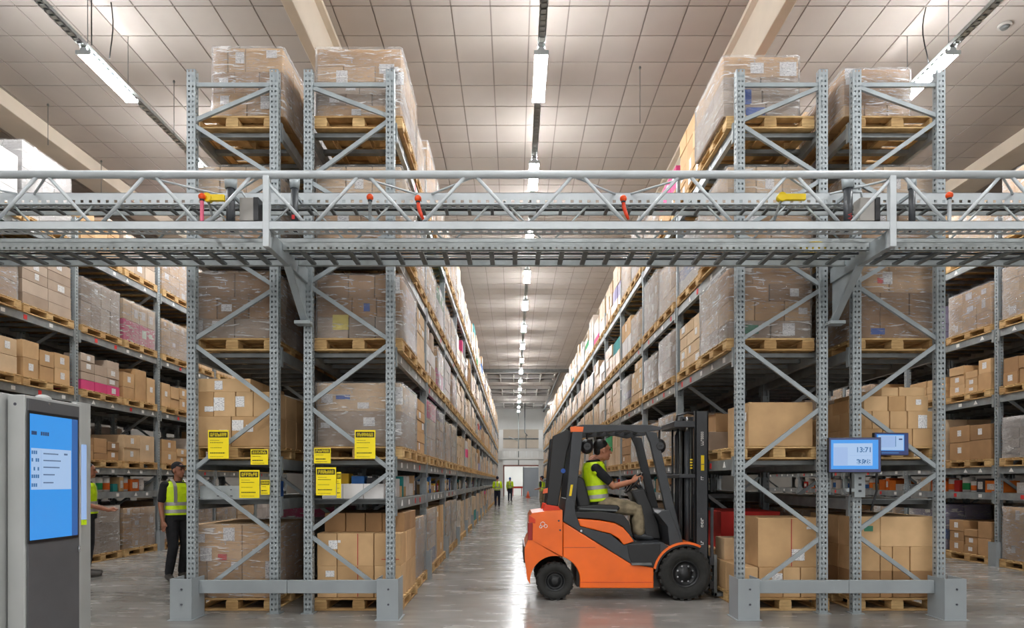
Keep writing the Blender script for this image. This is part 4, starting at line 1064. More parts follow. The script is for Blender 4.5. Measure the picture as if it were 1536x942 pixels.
    # seat
    st_ = MB().prism(PG([(864,716),(872,713),(880,718),(889,752),(890,766),(872,768),(866,745)]), 8.27, 8.75).build('seat_back', M['black_plastic'], t, .03, 3)
    MB().prism(PG([(868,760),(900,757.5),(932,759),(936,764),(928,770),(868,770)]), 8.25, 8.77).build('seat_cushion', M['black_plastic'], t, .02, 3)
    MB().bar((P(872,764)[0],8.22,P(872,764)[1]), (P(930,767)[0],8.22,P(930,767)[1]), .02, .02).build('seat_rail', M['dark_steel'], t)
    # console, wheel, levers
    MB().prism(PG([(952,737),(974,733),(984,757),(996,788),(1000,812),(976,812),(968,775),(960,752)]), 8.28, 8.72).build('steering_console', M['black_plastic'], t, .02, 2)
    X, Z = P(957,722); cen = Vector((X+.04, 8.5, Z-.02)); nrm = Vector((-.75,0,.66)).normalized(); u = Vector((0,1,0)); v = nrm.cross(u)
    MB().tube([cen+(u*math.cos(k/24*math.tau)+v*math.sin(k/24*math.tau))*.17 for k in range(25)], .013, 8).build('steering_wheel', M['black_plastic'], t)
    mb = MB()
    for a in (0, 2.1, 4.2): mb.tube([cen, cen+(u*math.cos(a)+v*math.sin(a))*.165], .011, 6)
    mb.build('wheel_spokes', M['black_plastic'], t)
    MB().tube([cen, cen-nrm*.22], .025, 10).build('steering_column', M['black_plastic'], t)
    for i in range(3): MB().tube([(P(972,735)[0],8.3+i*.05,P(972,735)[1]),(P(966,716)[0],8.3+i*.05,P(966,716)[1])], [.007,.011], 8).build('lever', M['chrome'], t)
    # mast
    MX0, MX1 = 2.275, 2.44; MT = px(0,617,8.15)[1]
    for ya, yb in ((8.12,8.20),(8.80,8.88)):
        f_ = 1 if ya < 8.5 else -1
        mb = MB().box(MX0, MX1, ya if f_>0 else yb-.014, ya+.014 if f_>0 else yb, .09, MT).box(MX0, MX0+.018, ya, yb, .09, MT).box(MX1-.018, MX1, ya, yb, .09, MT)
        mb.build('outer_mast', M['charcoal'], t, .003)
        MB().box(MX0+.03, MX1-.03, ya+(.022 if f_>0 else -.03), yb+(.03 if f_>0 else -.022), .13, MT-.03).build('inner_mast', M['black_plastic'], t, .003)
        yy = ya-.04 if f_ < 0 else yb+.04
        MB().tube([(MX0-.07,yy,.2),(MX0-.07,yy,MT-.25)], .032, 10).build('lift_cylinder', M['charcoal'], t)
        MB().tube([(MX0-.07,yy,MT-.25),(MX0-.07,yy,MT-.06)], .018, 10).build('lift_rod', M['chrome'], t)
        MB().tube([(MX0-.02,yy+.03*f_,.2),(MX0-.02,yy+.03*f_,MT-.12)], .012, 6).build('lift_chain', M['dark_steel'], t)
        MB().tube([(P(1001,800)[0],yy,.62),(MX0,yy,.72)], .03, 10).build('tilt_cylinder', M['black_plastic'], t)
    for z0, z1_, xa in ((MT-.2,MT-.12,MX0-.26),(px(0,717,8.15)[1],px(0,711,8.15)[1],MX0-.2),(.3,.42,MX0-.02)):
        MB().box(xa, MX0+.06, 8.14, 8.86, z0, z1_).build('mast_crossbar', M['charcoal'], t, .008)
    MB().tube([(MX0-.2,8.3,MT-.16),(MX0-.18,8.3,MT-.04),(MX0-.05,8.3,MT+.0),(MX0+.08,8.3,MT-.03)], .016, 8).build('hose', M['black_plastic'], t)
    MB().tube([(MX0-.14,8.42,.5),(MX0-.14,8.42,MT-.12)], .014, 8).build('hose', M['black_plastic'], t)
    MB().tube([(MX0-.17,8.6,.5),(MX0-.17,8.6,MT-.12)], .014, 8).build('hose', M['black_plastic'], t)
    # writing on the mast: vertical white lettering, yellow label
    def vert(z0, z1_, n, seed, mat='sticker_white', xc=2.36, w_=.034):
        rr = random.Random(seed); mb = MB(); h_ = (z1_-z0)/n
        for i in range(n):
            za = z0+i*h_; k = rr.randrange(4)
            mb.box(xc-w_/2, xc+w_/2, 8.117, 8.12, za, za+h_*.22)
            if k != 1: mb.box(xc-w_/2, xc-w_/2+.009, 8.117, 8.12, za, za+h_*.8)
            if k != 2: mb.box(xc+w_/2-.009, xc+w_/2, 8.117, 8.12, za, za+h_*.8)
            if k in (0,3): mb.box(xc-w_/2, xc+w_/2, 8.117, 8.12, za+h_*.58, za+h_*.8)
        mb.build('mast_lettering', M[mat], t)
    zz = lambda y: px(0, y, 8.12)[1]
    vert(zz(668), zz(647), 7, 3); vert(zz(720), zz(714), 2, 5); vert(zz(791), zz(776), 3, 6); vert(zz(817), zz(811), 2, 8)
    MB().box(2.345, 2.385, 8.117, 8.12, zz(706), zz(683)).build('yellow_label', M['yellow_plastic'], t)
    MB().box(2.347, 2.383, 8.116, 8.118, zz(697), zz(696)).build('label_mark', M['ink'], t)
    for i in range(4): MB().box(MX0-.06, MX0-.03, 8.145, 8.15, zz(703)+i*.035, zz(703)+i*.035+.018).build('warning_mark', M['yellow_plastic'], t)
    # carriage, backrest, forks
    CXa = MX1+.012
    for z0 in (.12, .42): MB().box(CXa, CXa+.05, 8.1, 8.92, z0, z0+.1).build('carriage_bar', M['charcoal'], t, .004)
    for yy in (8.12, 8.48, 8.84):
        MB().bar((CXa+.03,yy,.5),(CXa+.03,yy,1.12), .035, .03, (1,0,0)).build('backrest_bar', M['charcoal'], t)
    MB().bar((CXa+.03,8.1,1.12),(CXa+.03,8.9,1.12), .035, .035).build('backrest_bar', M['charcoal'], t)
    for ya in (8.10, 8.78):
        MB().box(CXa+.052, CXa+.09, ya, ya+.11, .03, .55).build('fork_shank', M['dark_steel'], t, .004)
        MB().add([(CXa+.052,ya,.03),(CXa+1.0,ya,.05),(CXa+1.0,ya+.11,.05),(CXa+.052,ya+.11,.03),(CXa+.052,ya,.075),(CXa+1.0,ya,.06),(CXa+1.0,ya+.11,.06),(CXa+.052,ya+.11,.075)], [(0,3,2,1),(4,5,6,7),(0,1,5,4),(1,2,6,5),(2,3,7,6),(3,0,4,7)]).build('fork', M['dark_steel'], t)
    # backpack-like orange tool pouch on the rear stay
    MB().prism(PG([(816,734),(826,731),(826,739),(815,741)]), 8.14, 8.2).build('orange_marker', M['cone_orange'], t, .004)
    return t
forklift()

# ------------------------------------------------------------------ people
def remesh(mb, name, mat, parent, voxel, smooth=2):
    o = mb.build(name, mat, parent)
    md = o.modifiers.new('surface', 'REMESH'); md.mode = 'VOXEL'; md.voxel_size = voxel; md.use_smooth_shade = True
    sm_ = o.modifiers.new('relax', 'SMOOTH'); sm_.iterations = smooth; sm_.factor = .5
    return o
def limb(mb, pts, rs, n=10):
    """tapered limb with rounded ends"""
    pts = [Vector(p) for p in pts]; P_, R2 = [], []
    d0 = (pts[0]-pts[1]).normalized(); d1 = (pts[-1]-pts[-2]).normalized()
    for f_ in (.95, .7, .35): P_.append(pts[0]+d0*rs[0]*f_); R2.append(rs[0]*math.sqrt(max(.02, 1-f_*f_)))
    for i, p in enumerate(pts):
        P_.append(p); R2.append(rs[i])
        if i < len(pts)-1:
            P_.append(p.lerp(pts[i+1], .5)); R2.append((rs[i]+rs[i+1])/2*1.02)
    for f_ in (.35, .7, .95): P_.append(pts[-1]+d1*rs[-1]*f_); R2.append(rs[-1]*math.sqrt(max(.02, 1-f_*f_)))
    mb.tube(P_, R2, n)
def oval(mb, secs, n=16):
    """stack of elliptical sections (centre, rx, ry, local frame right/forward)"""
    base = len(mb.v)
    for (c, rx, ry, ri, fo) in secs:
        c = Vector(c)
        for k in range(n):
            a = math.tau*k/n
            sx = math.copysign(abs(math.cos(a))**.85, math.cos(a)); sy = math.copysign(abs(math.sin(a))**.85, math.sin(a))
            mb.v.append(tuple(c+ri*rx*sx+fo*ry*sy))
    for i in range(len(secs)-1):
        for k in range(n):
            a0 = base+i*n+k; a1 = base+i*n+(k+1)%n
            mb.f.append([a0,a1,a1+n,a0+n]); mb.m.append(0); mb.s.append(True)
    mb.f.append([base+k for k in range(n)][::-1]); mb.m.append(0); mb.s.append(True)
    e = base+(len(secs)-1)*n; mb.f.append([e+k for k in range(n)]); mb.m.append(0); mb.s.append(True)

def person(label, base, ang, J, opt):
    """J: joints in a local frame (x right, y forward, z up)"""
    ca, sa = math.cos(ang), math.sin(ang); B_ = Vector(base)
    T = lambda v: B_+Vector((v[0]*ca-v[1]*sa, v[0]*sa+v[1]*ca, v[2]))
    Dv = lambda v: Vector((v[0]*ca-v[1]*sa, v[0]*sa+v[1]*ca, v[2]))
    t = thing('person', label, 'person', base)
    vox = opt.get('vox', .011); g = lambda n: Vector(J[n])
    ri = Dv((1,0,0)); spine = (g('neck')-g('pelvis')).normalized()
    fo_l = Vector((1,0,0)).cross(spine)*-1
    fo = Dv((0,1,0)); up = Dv(spine); fo = (fo-up*fo.dot(up)).normalized()
    hd = g('head'); hyaw = opt.get('hyaw', 0)
    hf = Vector((-math.sin(hyaw), math.cos(hyaw), 0)); hr = Vector((math.cos(hyaw), math.sin(hyaw), 0)); hu = Vector((0,0,1))
    hs = opt.get('hs', 1); HM = Matrix((Dv(hr)*hs, Dv(hf)*hs, hu*hs)).transposed()
    hp = lambda r_, f_, u_: T(hd+(hr*r_+hf*f_+hu*u_)*hs)
    # body: head, neck, arms with hands, torso, legs as one surface
    mb = MB()
    mb.ell(hp(0,-.008,.02), (.074,.092,.098), 16, 12, 0, HM); mb.ell(hp(0,.02,-.045), (.058,.066,.075), 14, 10, 0, HM)
    mb.ell(hp(0,.058,-.09), (.03,.026,.026), 10, 8, 0, HM)
    limb(mb, [hp(0,.085,.005), hp(0,.103,-.03)], [.009,.015], 8)
    mb.ell(hp(0,.084,-.066), (.024,.012,.008), 10, 6, 0, HM)
    mb.ell(hp(0,.075,.03), (.055,.018,.012), 10, 6, 0, HM)
    for s_ in (-1,1): mb.ell(hp(s_*.077,-.008,-.012), (.011,.022,.034), 8, 8, 0, HM)
    limb(mb, [T(g('neck')), hp(0,-.01,-.06)], [.058,.052])
    fat = opt.get('fat', 0)
    tors = lambda e, f0=0: tors_(e+fat)
    tors_ = lambda e: [(T(g('pelvis')+Vector((0,0,-.03))), .155+e, .115+e, ri, fo), (T(g('pelvis').lerp(g('neck'), .12)), .158+e, .118+e, ri, fo), (T(g('pelvis').lerp(g('neck'), .38)), .146+e, .11+e, ri, fo), (T(g('pelvis').lerp(g('neck'), .65)), .168+e, .118+e, ri, fo), (T(g('pelvis').lerp(g('neck'), .84)), .172+e, .105+e, ri, fo), (T(g('pelvis').lerp(g('neck'), .95)), .12+e, .08+e, ri, fo), (T(g('neck')), .065+e, .062+e, ri, fo)]
    oval(mb, tors(-.02))
    for s_ in ('l','r'):
        limb(mb, [T(g('sh'+s_)), T(g('el'+s_)), T(g('wr'+s_))], [.05,.04,.027])
        w_ = g('wr'+s_); fd = (g('ha'+s_)-w_).normalized(); sx = 1 if s_ == 'r' else -1
        sidev = Vector(J.get('side'+s_, (0,1,0))); sidev = (sidev-fd*sidev.dot(fd)).normalized(); nrm = fd.cross(sidev)
        limb(mb, [T(w_), T(w_+fd*.075)], [.027,.036])
        curl = J.get('curl'+s_, .25)
        for i, ln in enumerate((.07,.078,.074,.058)):
            o_ = w_+fd*.085+sidev*(.03-.02*i); k1 = o_+fd*ln*.5+nrm*curl*ln*.3*sx; k2 = k1+fd*ln*(.5-curl*.3)+nrm*curl*ln*.7*sx
            limb(mb, [T(o_), T(k1), T(k2)], [.0095,.0088,.0075], 6)
        o_ = w_+fd*.03+sidev*.03; limb(mb, [T(o_), T(o_+sidev*.022+fd*.03), T(o_+sidev*.03+fd*.06)], [.013,.011,.009], 6)
        limb(mb, [T(g('hip'+s_)), T(g('kn'+s_)), T(g('an'+s_))], [.075,.05,.034])
        limb(mb, [T(g('an'+s_)+Vector((0,0,-.03))), T(g('toe'+s_))], [.036,.03])
    remesh(mb, 'body', M[opt.get('skin','skin')], t, min(vox, .008), 1)
    # clothes
    mb = MB(); oval(mb, tors(.004))
    for s_ in ('l','r'):
        e = g('sh'+s_).lerp(g('el'+s_), opt.get('sleeve', .75))
        limb(mb, [T(g('sh'+s_)), T(e)], [.068,.058])
        if opt.get('sleeve', .75) >= 1: limb(mb, [T(e), T(g('wr'+s_))], [.058,.04])
    remesh(mb, 'shirt', M[opt.get('shirt','black_cloth')], t, vox)
    mb = MB(); oval(mb, [(T(g('pelvis')+Vector((0,0,-.06))), .17, .13, ri, fo)]+[(T(g('pelvis')+Vector((0,0,.08))), .168, .13, ri, fo)])
    for s_ in ('l','r'):
        limb(mb, [T(g('hip'+s_)), T(g('kn'+s_)), T(g('an'+s_)+Vector((0,0,.03)))], [.098+fat,.074+fat,.062+fat])
    remesh(mb, 'trousers', M[opt.get('trousers','black_cloth')], t, vox)
    # high-visibility vest with reflective bands
    secs = tors(.022); lo = (T(g('pelvis')+spine*.02), .19+fat, .148+fat, ri, fo)
    vs_ = [lo]+secs[1:6]
    mb = MB(); oval(mb, vs_, 24)
    for s_ in ('l','r'): limb(mb, [T(g('neck').lerp(g('sh'+s_), .45)-spine*.02), T(g('sh'+s_)-spine*.035)], [.06,.06])
    vest = remesh(mb, 'safety_vest', M['hivis'], t, vox)
    def ring(f_, hgt_, nm):
        c = T(g('pelvis').lerp(g('neck'), f_)); q = MB(); n = 28
        ks = [0, .12, .38, .65, .84, .95]; rx = [v_+fat for v_ in (.19,.18,.168,.19,.194,.142)]; ry = [v_+fat for v_ in (.148,.14,.132,.14,.127,.102)]
        def R2(f2):
            for i in range(5):
                if f2 <= ks[i+1]:
                    u_ = (f2-ks[i])/(ks[i+1]-ks[i]); return rx[i]+(rx[i+1]-rx[i])*u_, ry[i]+(ry[i+1]-ry[i])*u_
            return rx[-1], ry[-1]
        L_ = (g('neck')-g('pelvis')).length; vs2 = []
        for dz in (-hgt_/2, hgt_/2):
            a_, b_ = R2(max(0, f_+dz/L_))
            for (e, ) in ((.006,),):
                for k in range(n):
                    th = math.tau*k/n
                    sx = math.copysign(abs(math.cos(th))**.85, math.cos(th)); sy = math.copysign(abs(math.sin(th))**.85, math.sin(th))
                    vs2.append(c+up*dz+ri*(a_+e)*sx+fo*(b_+e)*sy)
        q.add(vs2, [[k,(k+1)%n,(k+1)%n+n,k+n] for k in range(n)], 0, True)
        q.build(nm, M['reflective'], vest)
    ring(.15, .05, 'reflective_band'); ring(.36, .05, 'reflective_band')
    for s_ in (-1, 1):
        pts = []
        for (f_, fy) in ((.4,.148),(.55,.151),(.7,.15),(.84,.142),(.95,.11)):
            pts.append(T(g('pelvis').lerp(g('neck'), f_))+ri*s_*.095+fo*(fy+fat*math.copysign(1,fy))*.92)
        pts.append(T(g('neck'))+ri*s_*.095+up*.035)
        for (f_, fy) in ((.95,-.11),(.84,-.142),(.7,-.15),(.55,-.151),(.4,-.148)):
            pts.append(T(g('pelvis').lerp(g('neck'), f_))+ri*s_*.095+fo*(fy+fat*math.copysign(1,fy))*.92)
        q = MB(); vs2 = []
        for p in pts: vs2 += [p-ri*.025, p+ri*.025]
        q.add(vs2, [[2*i,2*i+1,2*i+3,2*i+2] for i in range(len(pts)-1)], 0, True)
        q.build('shoulder_band', M['reflective'], vest)
    for s_ in ('l','r'):
        q = MB(); a_ = g('an'+s_); limb(q, [T(a_+Vector((0,-.03,-.035))), T(g('toe'+s_)+Vector((0,.02,0)))], [.05,.044]); limb(q, [T(a_+Vector((0,0,.03))), T(a_+Vector((0,-.01,-.03)))], [.05,.052])
        remesh(q, 'shoe', M[opt.get('shoe','shoe')], t, vox)
    # hair or cap, eyes
    q = MB()
    q.ell(hp(0,-.026,.05), (.079,.092,.082), 16, 12, 0, HM); q.ell(hp(0,-.062,-.005), (.062,.045,.06), 14, 10, 0, HM)
    if opt.get('cap'):
        q.ell(hp(0,.06,.062), (.06,.075,.014), 12, 6, 0, HM)
    remesh(q, 'cap' if opt.get('cap') else 'hair', M[opt.get('cap') or 'hair'], t, min(vox, .009), 1)
    for s_ in (-1,1):
        MB().ell(hp(s_*.031,.082,.008), (.012,.008,.006), 8, 6, 0, HM).build('eye', M['hair'], t)
    q = MB()
    for s_ in (-1,1): q.ell(hp(s_*.031,.09,.032), (.02,.007,.005), 8, 6, 0, HM)
    q.build('eyebrows', M['hair'], t)
    return t
STAND = dict(pelvis=(0,0,.95), neck=(0,-.01,1.47), head=(0,.02,1.635), shl=(-.185,-.01,1.41), shr=(.185,-.01,1.41), ell=(-.235,-.03,1.13), elr=(.235,-.03,1.13),
    wrl=(-.24,.06,.89), wrr=(.24,.06,.89), hal=(-.235,.1,.72), har=(.235,.1,.72), hipl=(-.09,0,.9), hipr=(.09,0,.9), knl=(-.1,.02,.5), knr=(.1,.02,.5),
    anl=(-.1,-.02,.1), anr=(.1,-.02,.1), toel=(-.11,.14,.045), toer=(.11,.14,.045), sidel=(.3,1,0), sider=(-.3,1,0))
# standing worker at the left rack, three-quarter to the right
J = dict(STAND); J.update(knr=(.1,.07,.5), anr=(.12,-.02,.1), toer=(.16,.13,.045), anl=(-.09,-.06,.1), toel=(-.09,.1,.045))
person('worker in lime vest and black trousers standing left of the left racks', (px(267,0,9.64)[0], 9.64, 0), math.radians(-128), J, dict(skin='skin_dark', cap='black_cloth', hyaw=math.radians(18)))
# worker half hidden behind the kiosk
J = dict(STAND); J.update(wrr=(.12,.28,1.02), har=(.02,.4,1.06), wrl=(-.12,.28,1.02), hal=(-.02,.4,1.05))
person('worker in lime vest half hidden behind the kiosk', (px(131,0,10.0)[0], 10.0, 0), math.radians(-60), J, dict(skin='skin_dark'))
# distant workers in the aisle
J = dict(STAND); J.update(wrr=(.1,.26,1.1), har=(.0,.36,1.12), wrl=(-.1,.26,1.1), hal=(0,.36,1.12), knl=(-.1,.08,.5), anl=(-.1,-.08,.12), toel=(-.1,.08,.05))
person('distant worker in lime jacket walking beside the left aisle rack', (px(746,0,36.6)[0], 36.6, 0), math.radians(5), J, dict(vox=.022, shirt='hivis', sleeve=1, trousers='navy_cloth', cap='navy_cloth'))
J = dict(STAND); J.update(wrr=(.2,.2,1.05), har=(.18,.36,1.1))
person('distant worker in lime jacket and blue cap before the end door', (px(765,0,47)[0], 47, 0), math.radians(-20), J, dict(vox=.022, shirt='hivis', sleeve=1, trousers='navy_cloth', cap='blue_cap'))
J = dict(STAND); J.update(wrr=(.15,.25,1.05), har=(.1,.4,1.05), wrl=(-.15,.25,1.05), hal=(-.1,.4,1.05))
person('distant worker in lime vest seen left of the forklift roof stay', (px(813,0,34)[0], 34, 0), math.radians(60), J, dict(vox=.022, shirt='navy_cloth', trousers='khaki_cloth', cap='navy_cloth'))
# forklift driver, seated and facing the rack
DP = lambda x, y, d=8.5: Vector((px(x,y,d)[0], d, px(x,y,d)[1]))
org = Vector((DP(900,0).x, 8.5, 0)); ang = math.radians(-90)
def lc(x, y, d):                                    # photo point -> local frame of a figure facing +X
    v = DP(x, y, d)-org; v.z = DP(x, y, d).z
    return (-v.y, v.x, v.z)
J = dict(pelvis=lc(895,754,8.5), neck=lc(889,690,8.5), head=lc(904,675.5,8.5), shr=lc(894,703,8.30), shl=lc(894,703,8.70), elr=lc(921,729,8.27), ell=lc(920,731,8.73), wrr=lc(947,722,8.36), wrl=lc(946,724,8.64), har=lc(958,718,8.39), hal=lc(957,720,8.61),
    hipr=lc(905,757,8.4), hipl=lc(905,757,8.6), knr=lc(957,764,8.34), knl=lc(952,762,8.66), anr=lc(958,799,8.32), anl=lc(956,799,8.68), toer=lc(975,806,8.32), toel=lc(973,806,8.68), sider=(0,0,1), sidel=(0,0,1), curlr=.8, curll=.8)
person('forklift driver in lime vest and khaki trousers holding the steering wheel', tuple(org), ang, J, dict(trousers='khaki_cloth', hyaw=math.radians(12), shoe='charcoal', sleeve=.7, fat=.02, hs=1.12))

# ------------------------------------------------------------------ kiosk at the left
KX = -3.1
def kz(y, d): return CAMZ-(y-HY)*d/F
k = thing('kiosk', 'tall grey information kiosk with blue touch screen at the left edge', 'kiosk', (KX-.15, 4.4, 0))
MB().box(KX-.11, KX, 4.1, 4.64, 0, 2.02).build('cabinet', M['kiosk_grey'], k, .006)
MB().box(KX-.5, KX-.125, 4.02, 4.60, 0, 2.03).build('rear_cabinet', M['kiosk_grey'], k, .006)
MB().box(KX, KX+.012, 4.115, 4.60, .02, 2.0).build('front_panel', M['kiosk_dark'], k, .003)
yd0, yd1 = KX*F/(40-CX), KX*F/(112-CX)
zt, zb = kz(620, yd0), kz(811, yd0)
MB().box(KX+.012, KX+.02, yd0-.012, yd1+.012, zb-.02, zt+.02).build('screen_bezel', M['black_plastic'], k, .002)
ym = KX*F/(103-CX)
sc = MB().box(KX+.02, KX+.022, yd0, ym, zb, zt).build('screen', M['screen_blue'], k)
MB().box(KX+.02, KX+.0215, ym, yd1, zb, zt).build('screen_side', M['screen_deep'], k)
yl = lambda u: yd0+(ym-yd0)*u
zl = lambda v: zt-(zt-zb)*v
def flat(y0, y1, z0, z1, mat, nm, e=.0228): return MB().box(KX+.022, KX+e, y0, y1, min(z0,z1), max(z0,z1)).build(nm, M[mat], sc)
flat(yl(.02), yl(.98), zl(.27), zl(.60), 'screen_pale', 'content_panel', .0226)
flat(yl(.24), yl(.25), zl(.28), zl(.58), 'screen_grey', 'divider', .0232)
rr = random.Random(5)
mb = MB()
for v in (.29,.35,.42,.48,.55): glyphs_y = [mb.box(KX+.0226, KX+.0234, yl(.03+.045*i), yl(.03+.045*i+.03), zl(v+.028), zl(v)) for i in range(4) if rr.random() < .9]
mb.build('number_list', M['screen_cyan'], sc)
mb = MB()
for v, l_ in ((.305,.36),(.36,.42),(.415,.38),(.475,.25),(.54,.22)):
    u = .3
    while u < .3+l_: mb.box(KX+.0226, KX+.0234, yl(u), yl(u+.02), zl(v+.01), zl(v)); u += .03
for i in range(3): mb.box(KX+.0226, KX+.0234, yl(.8+.03*i), yl(.82+.03*i), zl(.315), zl(.3))
mb.build('text_lines', M['screen_ink'], sc)
mb = MB()
for u in (.03,.07,.11,.24,.29,.34,.39): mb.box(KX+.022, KX+.0232, yl(u), yl(u+.035), zl(.165), zl(.135)); mb.box(KX+.022, KX+.0234, yl(u), yl(u+.012), zl(.16), zl(.14))
mb.build('heading', M['screen_ink'], sc)
MB().tube([(KX+.03,4.57,kz(828,4.57)),(KX+.03,4.57,kz(819,4.57))], .008, 8).build('handle', M['chrome'], k)
MB().tube([(KX+.01,4.3,1.985),(KX+.016,4.3,1.985)], .008, 10).build('camera_dot', M['chrome'], k)
MB().ell((KX-.05,4.33,2.02), (.045,.06,.03), 12, 8).build('top_cap', M['kiosk_grey'], k)
MB().tube([(KX-.06,4.098,1.96),(KX-.06,4.102,1.96)], .01, 8).build('screw', M['ink'], k)
X5, _ = px(125.5, 0, 5.2)
t = thing('side_display', 'slim pale display panel just behind the kiosk', 'display', (X5, 5.2, 0))
MB().box(X5-.06, X5-.008, 5.14, 5.3, 0, CAMZ+(HY-604)*5.2/F).build('post', M['kiosk_grey'], t, .004)
MB().box(X5-.03, X5+.025, 5.16, 5.2, CAMZ+(HY-779)*5.2/F, CAMZ+(HY-667)*5.2/F).build('light_panel', M['screen_grey'], t, .003)
MB().box(X5-.03, X5+.025, 5.16, 5.2, CAMZ+(HY-787)*5.2/F, CAMZ+(HY-779.5)*5.2/F).build('lime_edge', M['hivis'], t)

# ------------------------------------------------------------------ monitors on the right outer rack
def textmesh(body, size):
    cu = bpy.data.curves.new('lettering', 'FONT'); cu.body = body; cu.size = size; cu.extrude = .0006; cu.offset = size*.022; cu.align_x = 'CENTER'; cu.align_y = 'CENTER'
    ob = bpy.data.objects.new('lettering_curve', cu); C.objects.link(ob)
    dg = bpy.context.evaluated_depsgraph_get(); me = bpy.data.meshes.new_from_object(ob.evaluated_get(dg)); bpy.data.objects.remove(ob)
    return me
def monitor(xa, xb, ya, yb, d, rot, label, big):
    a, zt = px(xa, ya, d); b_, zb = px(xb, yb, d); w_, h_ = b_-a, zt-zb; cx_, cz_ = (a+b_)/2, (zt+zb)/2
    t = thing('monitor', label, 'monitor', (cx_, d, cz_)); ca, sa = math.cos(rot), math.sin(rot)
    def bx(nm, u0, u1, v0, v1, y0, y1, mat, bev=0):
        mb = MB(); mb.box(u0*w_, u1*w_, y0, y1, v0*h_, v1*h_)
        mb.v = [(cx_+x*ca-y*sa, d+x*sa+y*ca, cz_+z) for x, y, z in mb.v]
        return mb.build(nm, M[mat], t, bev)
    bx('casing', -.5, .5, -.5, .5, 0, .045, 'black_plastic', .006)
    bx('bezel', -.485, .485, -.48, .48, -.003, 0, 'screen_navy')
    if big:
        bx('screen', -.455, .44, -.4, .43, -.005, -.003, 'screen_blue')
        bx('content_panel', -.41, .33, -.3, .33, -.0062, -.005, 'screen_pale')
        bx('list_panel', -.40, -.14, -.29, .22, -.0072, -.0062, 'screen_grey')
        bx('divider', -.1, .31, -.02, -.01, -.0072, -.0062, 'screen_grey')
        bx('number_field', .03, .30, -.26, -.12, -.0068, -.0062, 'screen_cyan')
        for body, v, mat in (('13:71', .14, 'screen_cyan'), ('s3:28', -.19, 'screen_pale')):
            me = textmesh(body, h_*.2); me.materials.clear(); me.materials.append(M[mat])
            o = part('number', me, (cx_+.165*w_*ca+.008*sa, d+.165*w_*sa-.008*ca, cz_+v*h_), t); o.rotation_euler = (math.pi/2, 0, rot)
    else:
        bx('screen', -.44, .36, -.3, .42, -.005, -.003, 'screen_blue'); bx('content_panel', -.4, .34, -.27, .38, -.0062, -.005, 'screen_pale')
        bx('divider', .1, .115, -.12, .34, -.0072, -.0062, 'screen_cyan'); bx('list_panel', -.34, .09, -.15, .34, -.0072, -.0062, 'screen_grey')
        bx('number_field', .2, .3, .18, .24, -.0072, -.0062, 'screen_navy'); bx('button_row', -.3, .2, -.42, -.36, -.005, -.003, 'screen_cyan')
    bx('mount_plate', -.15, .15, -.2, .2, .045, .075, 'charcoal')
    return t, cx_, cz_, zb
m1_, cx_, cz_, zb_ = monitor(1244,1320.5,656,709, 7.0, math.radians(-4), 'large blue touch monitor mounted at the right outer rack upright', True)
MB().box(3.79, 3.85, 7.06, 7.19, cz_-.06, cz_+.06).build('arm', M['rack_grey'], m1_, .004)
MB().box(cx_-.02, 3.85, 7.05, 7.09, cz_-.03, cz_+.03).build('arm', M['charcoal'], m1_, .004)
MB().box(3.75, 3.87, 7.13, 7.188, zb_-.27, zb_-.01).build('bracket_plate', M['rack_grey'], m1_, .004)
for zz_ in (-.06,-.13,-.2): MB().box(3.795, 3.825, 7.125, 7.13, zb_+zz_-.012, zb_+zz_+.012).build('bracket_bolt', M['charcoal'], m1_)
MB().box(3.66, 3.75, 7.12, 7.17, zb_-.21, zb_-.17).build('bracket_arm', M['rack_grey'], m1_, .004)
MB().tube([(3.70,7.12,zb_),(3.70,7.12,zb_-.24)], .011, 8).build('rod', M['black_plastic'], m1_)
MB().tube([(3.98,7.1,zb_),(3.985,7.12,zb_-.12),(4.0,7.14,zb_-.2),(3.965,7.15,zb_-.34),(3.95,7.16,zb_-.42)], .012, 8).build('cable', M['black_plastic'], m1_)
m2_, cx2, cz2, zb2 = monitor(1310,1365,649,683, 7.09, math.radians(6), 'smaller blue monitor behind the large monitor, right outer rack', False)
MB().bar((cx2,7.175,cz2),(3.87,7.175,cz2-.02), .02, .03).build('arm', M['charcoal'], m2_)

# ------------------------------------------------------------------ far end of the aisle
def far_bridge():
    y = 55.6; t = thing('far_bridge', 'white cable bridge crossing the far end of the aisle', 'bridge', (.6, y, 0))
    for x in (-1.12, 2.3):
        MB().box(x-.18, x+.18, y-.15, y+.15, 0, 5.9).build('column', M['white_paint'], t)
    for z in (3.42, 4.15): MB().box(-1.9, 3.1, y-.35, y-.25, z-.09, z+.09).build('chord', M['white_paint'], t)
    for i in range(11): MB().box(-1.8+i*.47, -1.72+i*.47, y-.34, y-.26, 3.5, 4.08).build('web_bar', M['white_paint'], t)
    MB().box(-1.9, 3.1, y-.24, y+.2, 3.3, 3.36).build('tray', M['galv'], t)
far_bridge()
for i, (ya, yb) in enumerate(((42.3,46.0),(49.2,53.4),(58.2,62.6))):
    t = thing('roof_vent', '%s dark louvred roof vent across the aisle ceiling, counted from the front' % ['first','second','third'][i], 'vent', (.5, (ya+yb)/2, ZC-.1), 'roof vents')
    MB().box(-1.9, 2.75, ya, yb, ZC-.012, ZC-.002).build('dark_grille', M['black_plastic'], t)
    for yy in (ya, (ya+yb)/2, yb): MB().box(-1.95, 2.8, yy-.09, yy+.09, ZC-.22, ZC-.013).build('frame_bar', M['wall_grey'], t)
    for q in range(6): MB().box(-1.9+q*.92, -1.83+q*.92, ya, yb, ZC-.2, ZC-.013).build('cross_bar', M['wall_grey'], t)
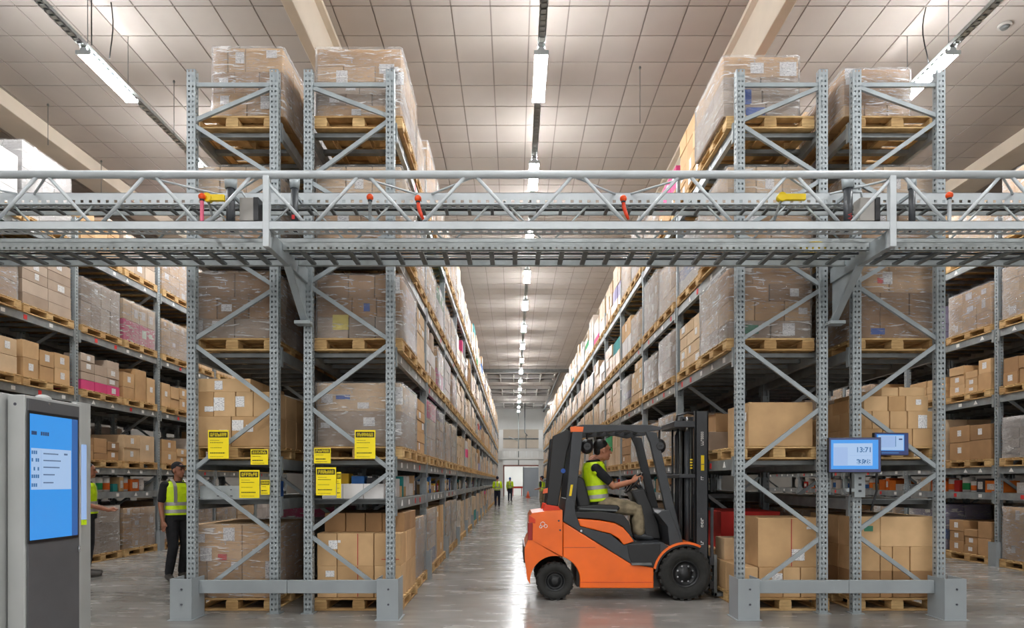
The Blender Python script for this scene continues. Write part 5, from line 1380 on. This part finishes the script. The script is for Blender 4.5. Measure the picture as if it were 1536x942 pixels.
MBx = MB().box(2.85, 2.97, 40.5, 63.5, ZC-.45, ZC-.33); t_ = MBx.build('ceiling_rail', M['dark_steel']); tag(t_, 'long dark ceiling rail beside the roof vents', 'rail')
tag(MB().box(-2.6, 3.6, 40.6, 40.8, ZC-.4, ZC-.2).build('ceiling_rail', M['dark_steel']), 'dark ceiling crossbar in front of the first roof vent', 'rail')
# hanging ducts and pipes before the end wall
t = thing('drop_pipe', 'grey drop pipe with side arms hanging before the end wall', 'pipe', (.4, 60, 4.2))
MB().tube([(.42,60,ZC),(.42,60,2.95)], .045, 8).build('pipe', M['galv'], t)
MB().tube([(.42,60,5.2),(-.5,60,5.6)], .035, 8).build('side_arm', M['galv'], t)
t = thing('hanging_bracket', 'dark hanging bracket beside the drop pipe before the end wall', 'bracket', (1.0, 60, 4.6))
MB().tube([(1.0,60,ZC),(1.0,60,6.0),(1.25,60,5.7)], .05, 8).build('arm', M['dark_steel'], t); MB().box(1.08, 1.16, 59.95, 60.05, 4.5, 5.75).build('rod', M['dark_steel'], t)
# cone and barrier at the doorway
X = px(792,0,57)[0]
t = thing('traffic_cone', 'small orange traffic cone on the floor by the end door', 'cone', (X, 57, 0))
MB().box(X-.22, X+.22, 56.8, 57.2, 0, .04).build('base', M['cone_orange'], t); MB().tube([(X,57,.04),(X,57,.6)], [.17,.03], 12).build('cone', M['cone_orange'], t); MB().tube([(X,57,.25),(X,57,.38)], [.113,.078], 12, 0, False).build('white_sleeve', M['sticker_white'], t)
tag(MB().box(-.2, .9, YF+2.5, YF+2.6, .75, .95).box(-.15,-.07,YF+2.5,YF+2.6,0,.75).box(.75,.83,YF+2.5,YF+2.6,0,.75).build('doorway_barrier', M['tail_red']), 'red barrier rail in the bright room behind the end door', 'barrier')
rl = thing('room_lamp', 'ceiling lamp in the bright room beyond the end door', 'lamp', (.6, YF+2.2, 3.85))
MB().box(-.4, 1.6, YF+1.9, YF+2.5, 3.88, 3.99).build('housing', M['white_paint'], rl)
for dx in (-.2,.6,1.4): MB().tube([(dx,YF+1.5,3.85),(dx,YF+2.9,3.85)], .03, 8).build('tube', M['tube_light'], rl)
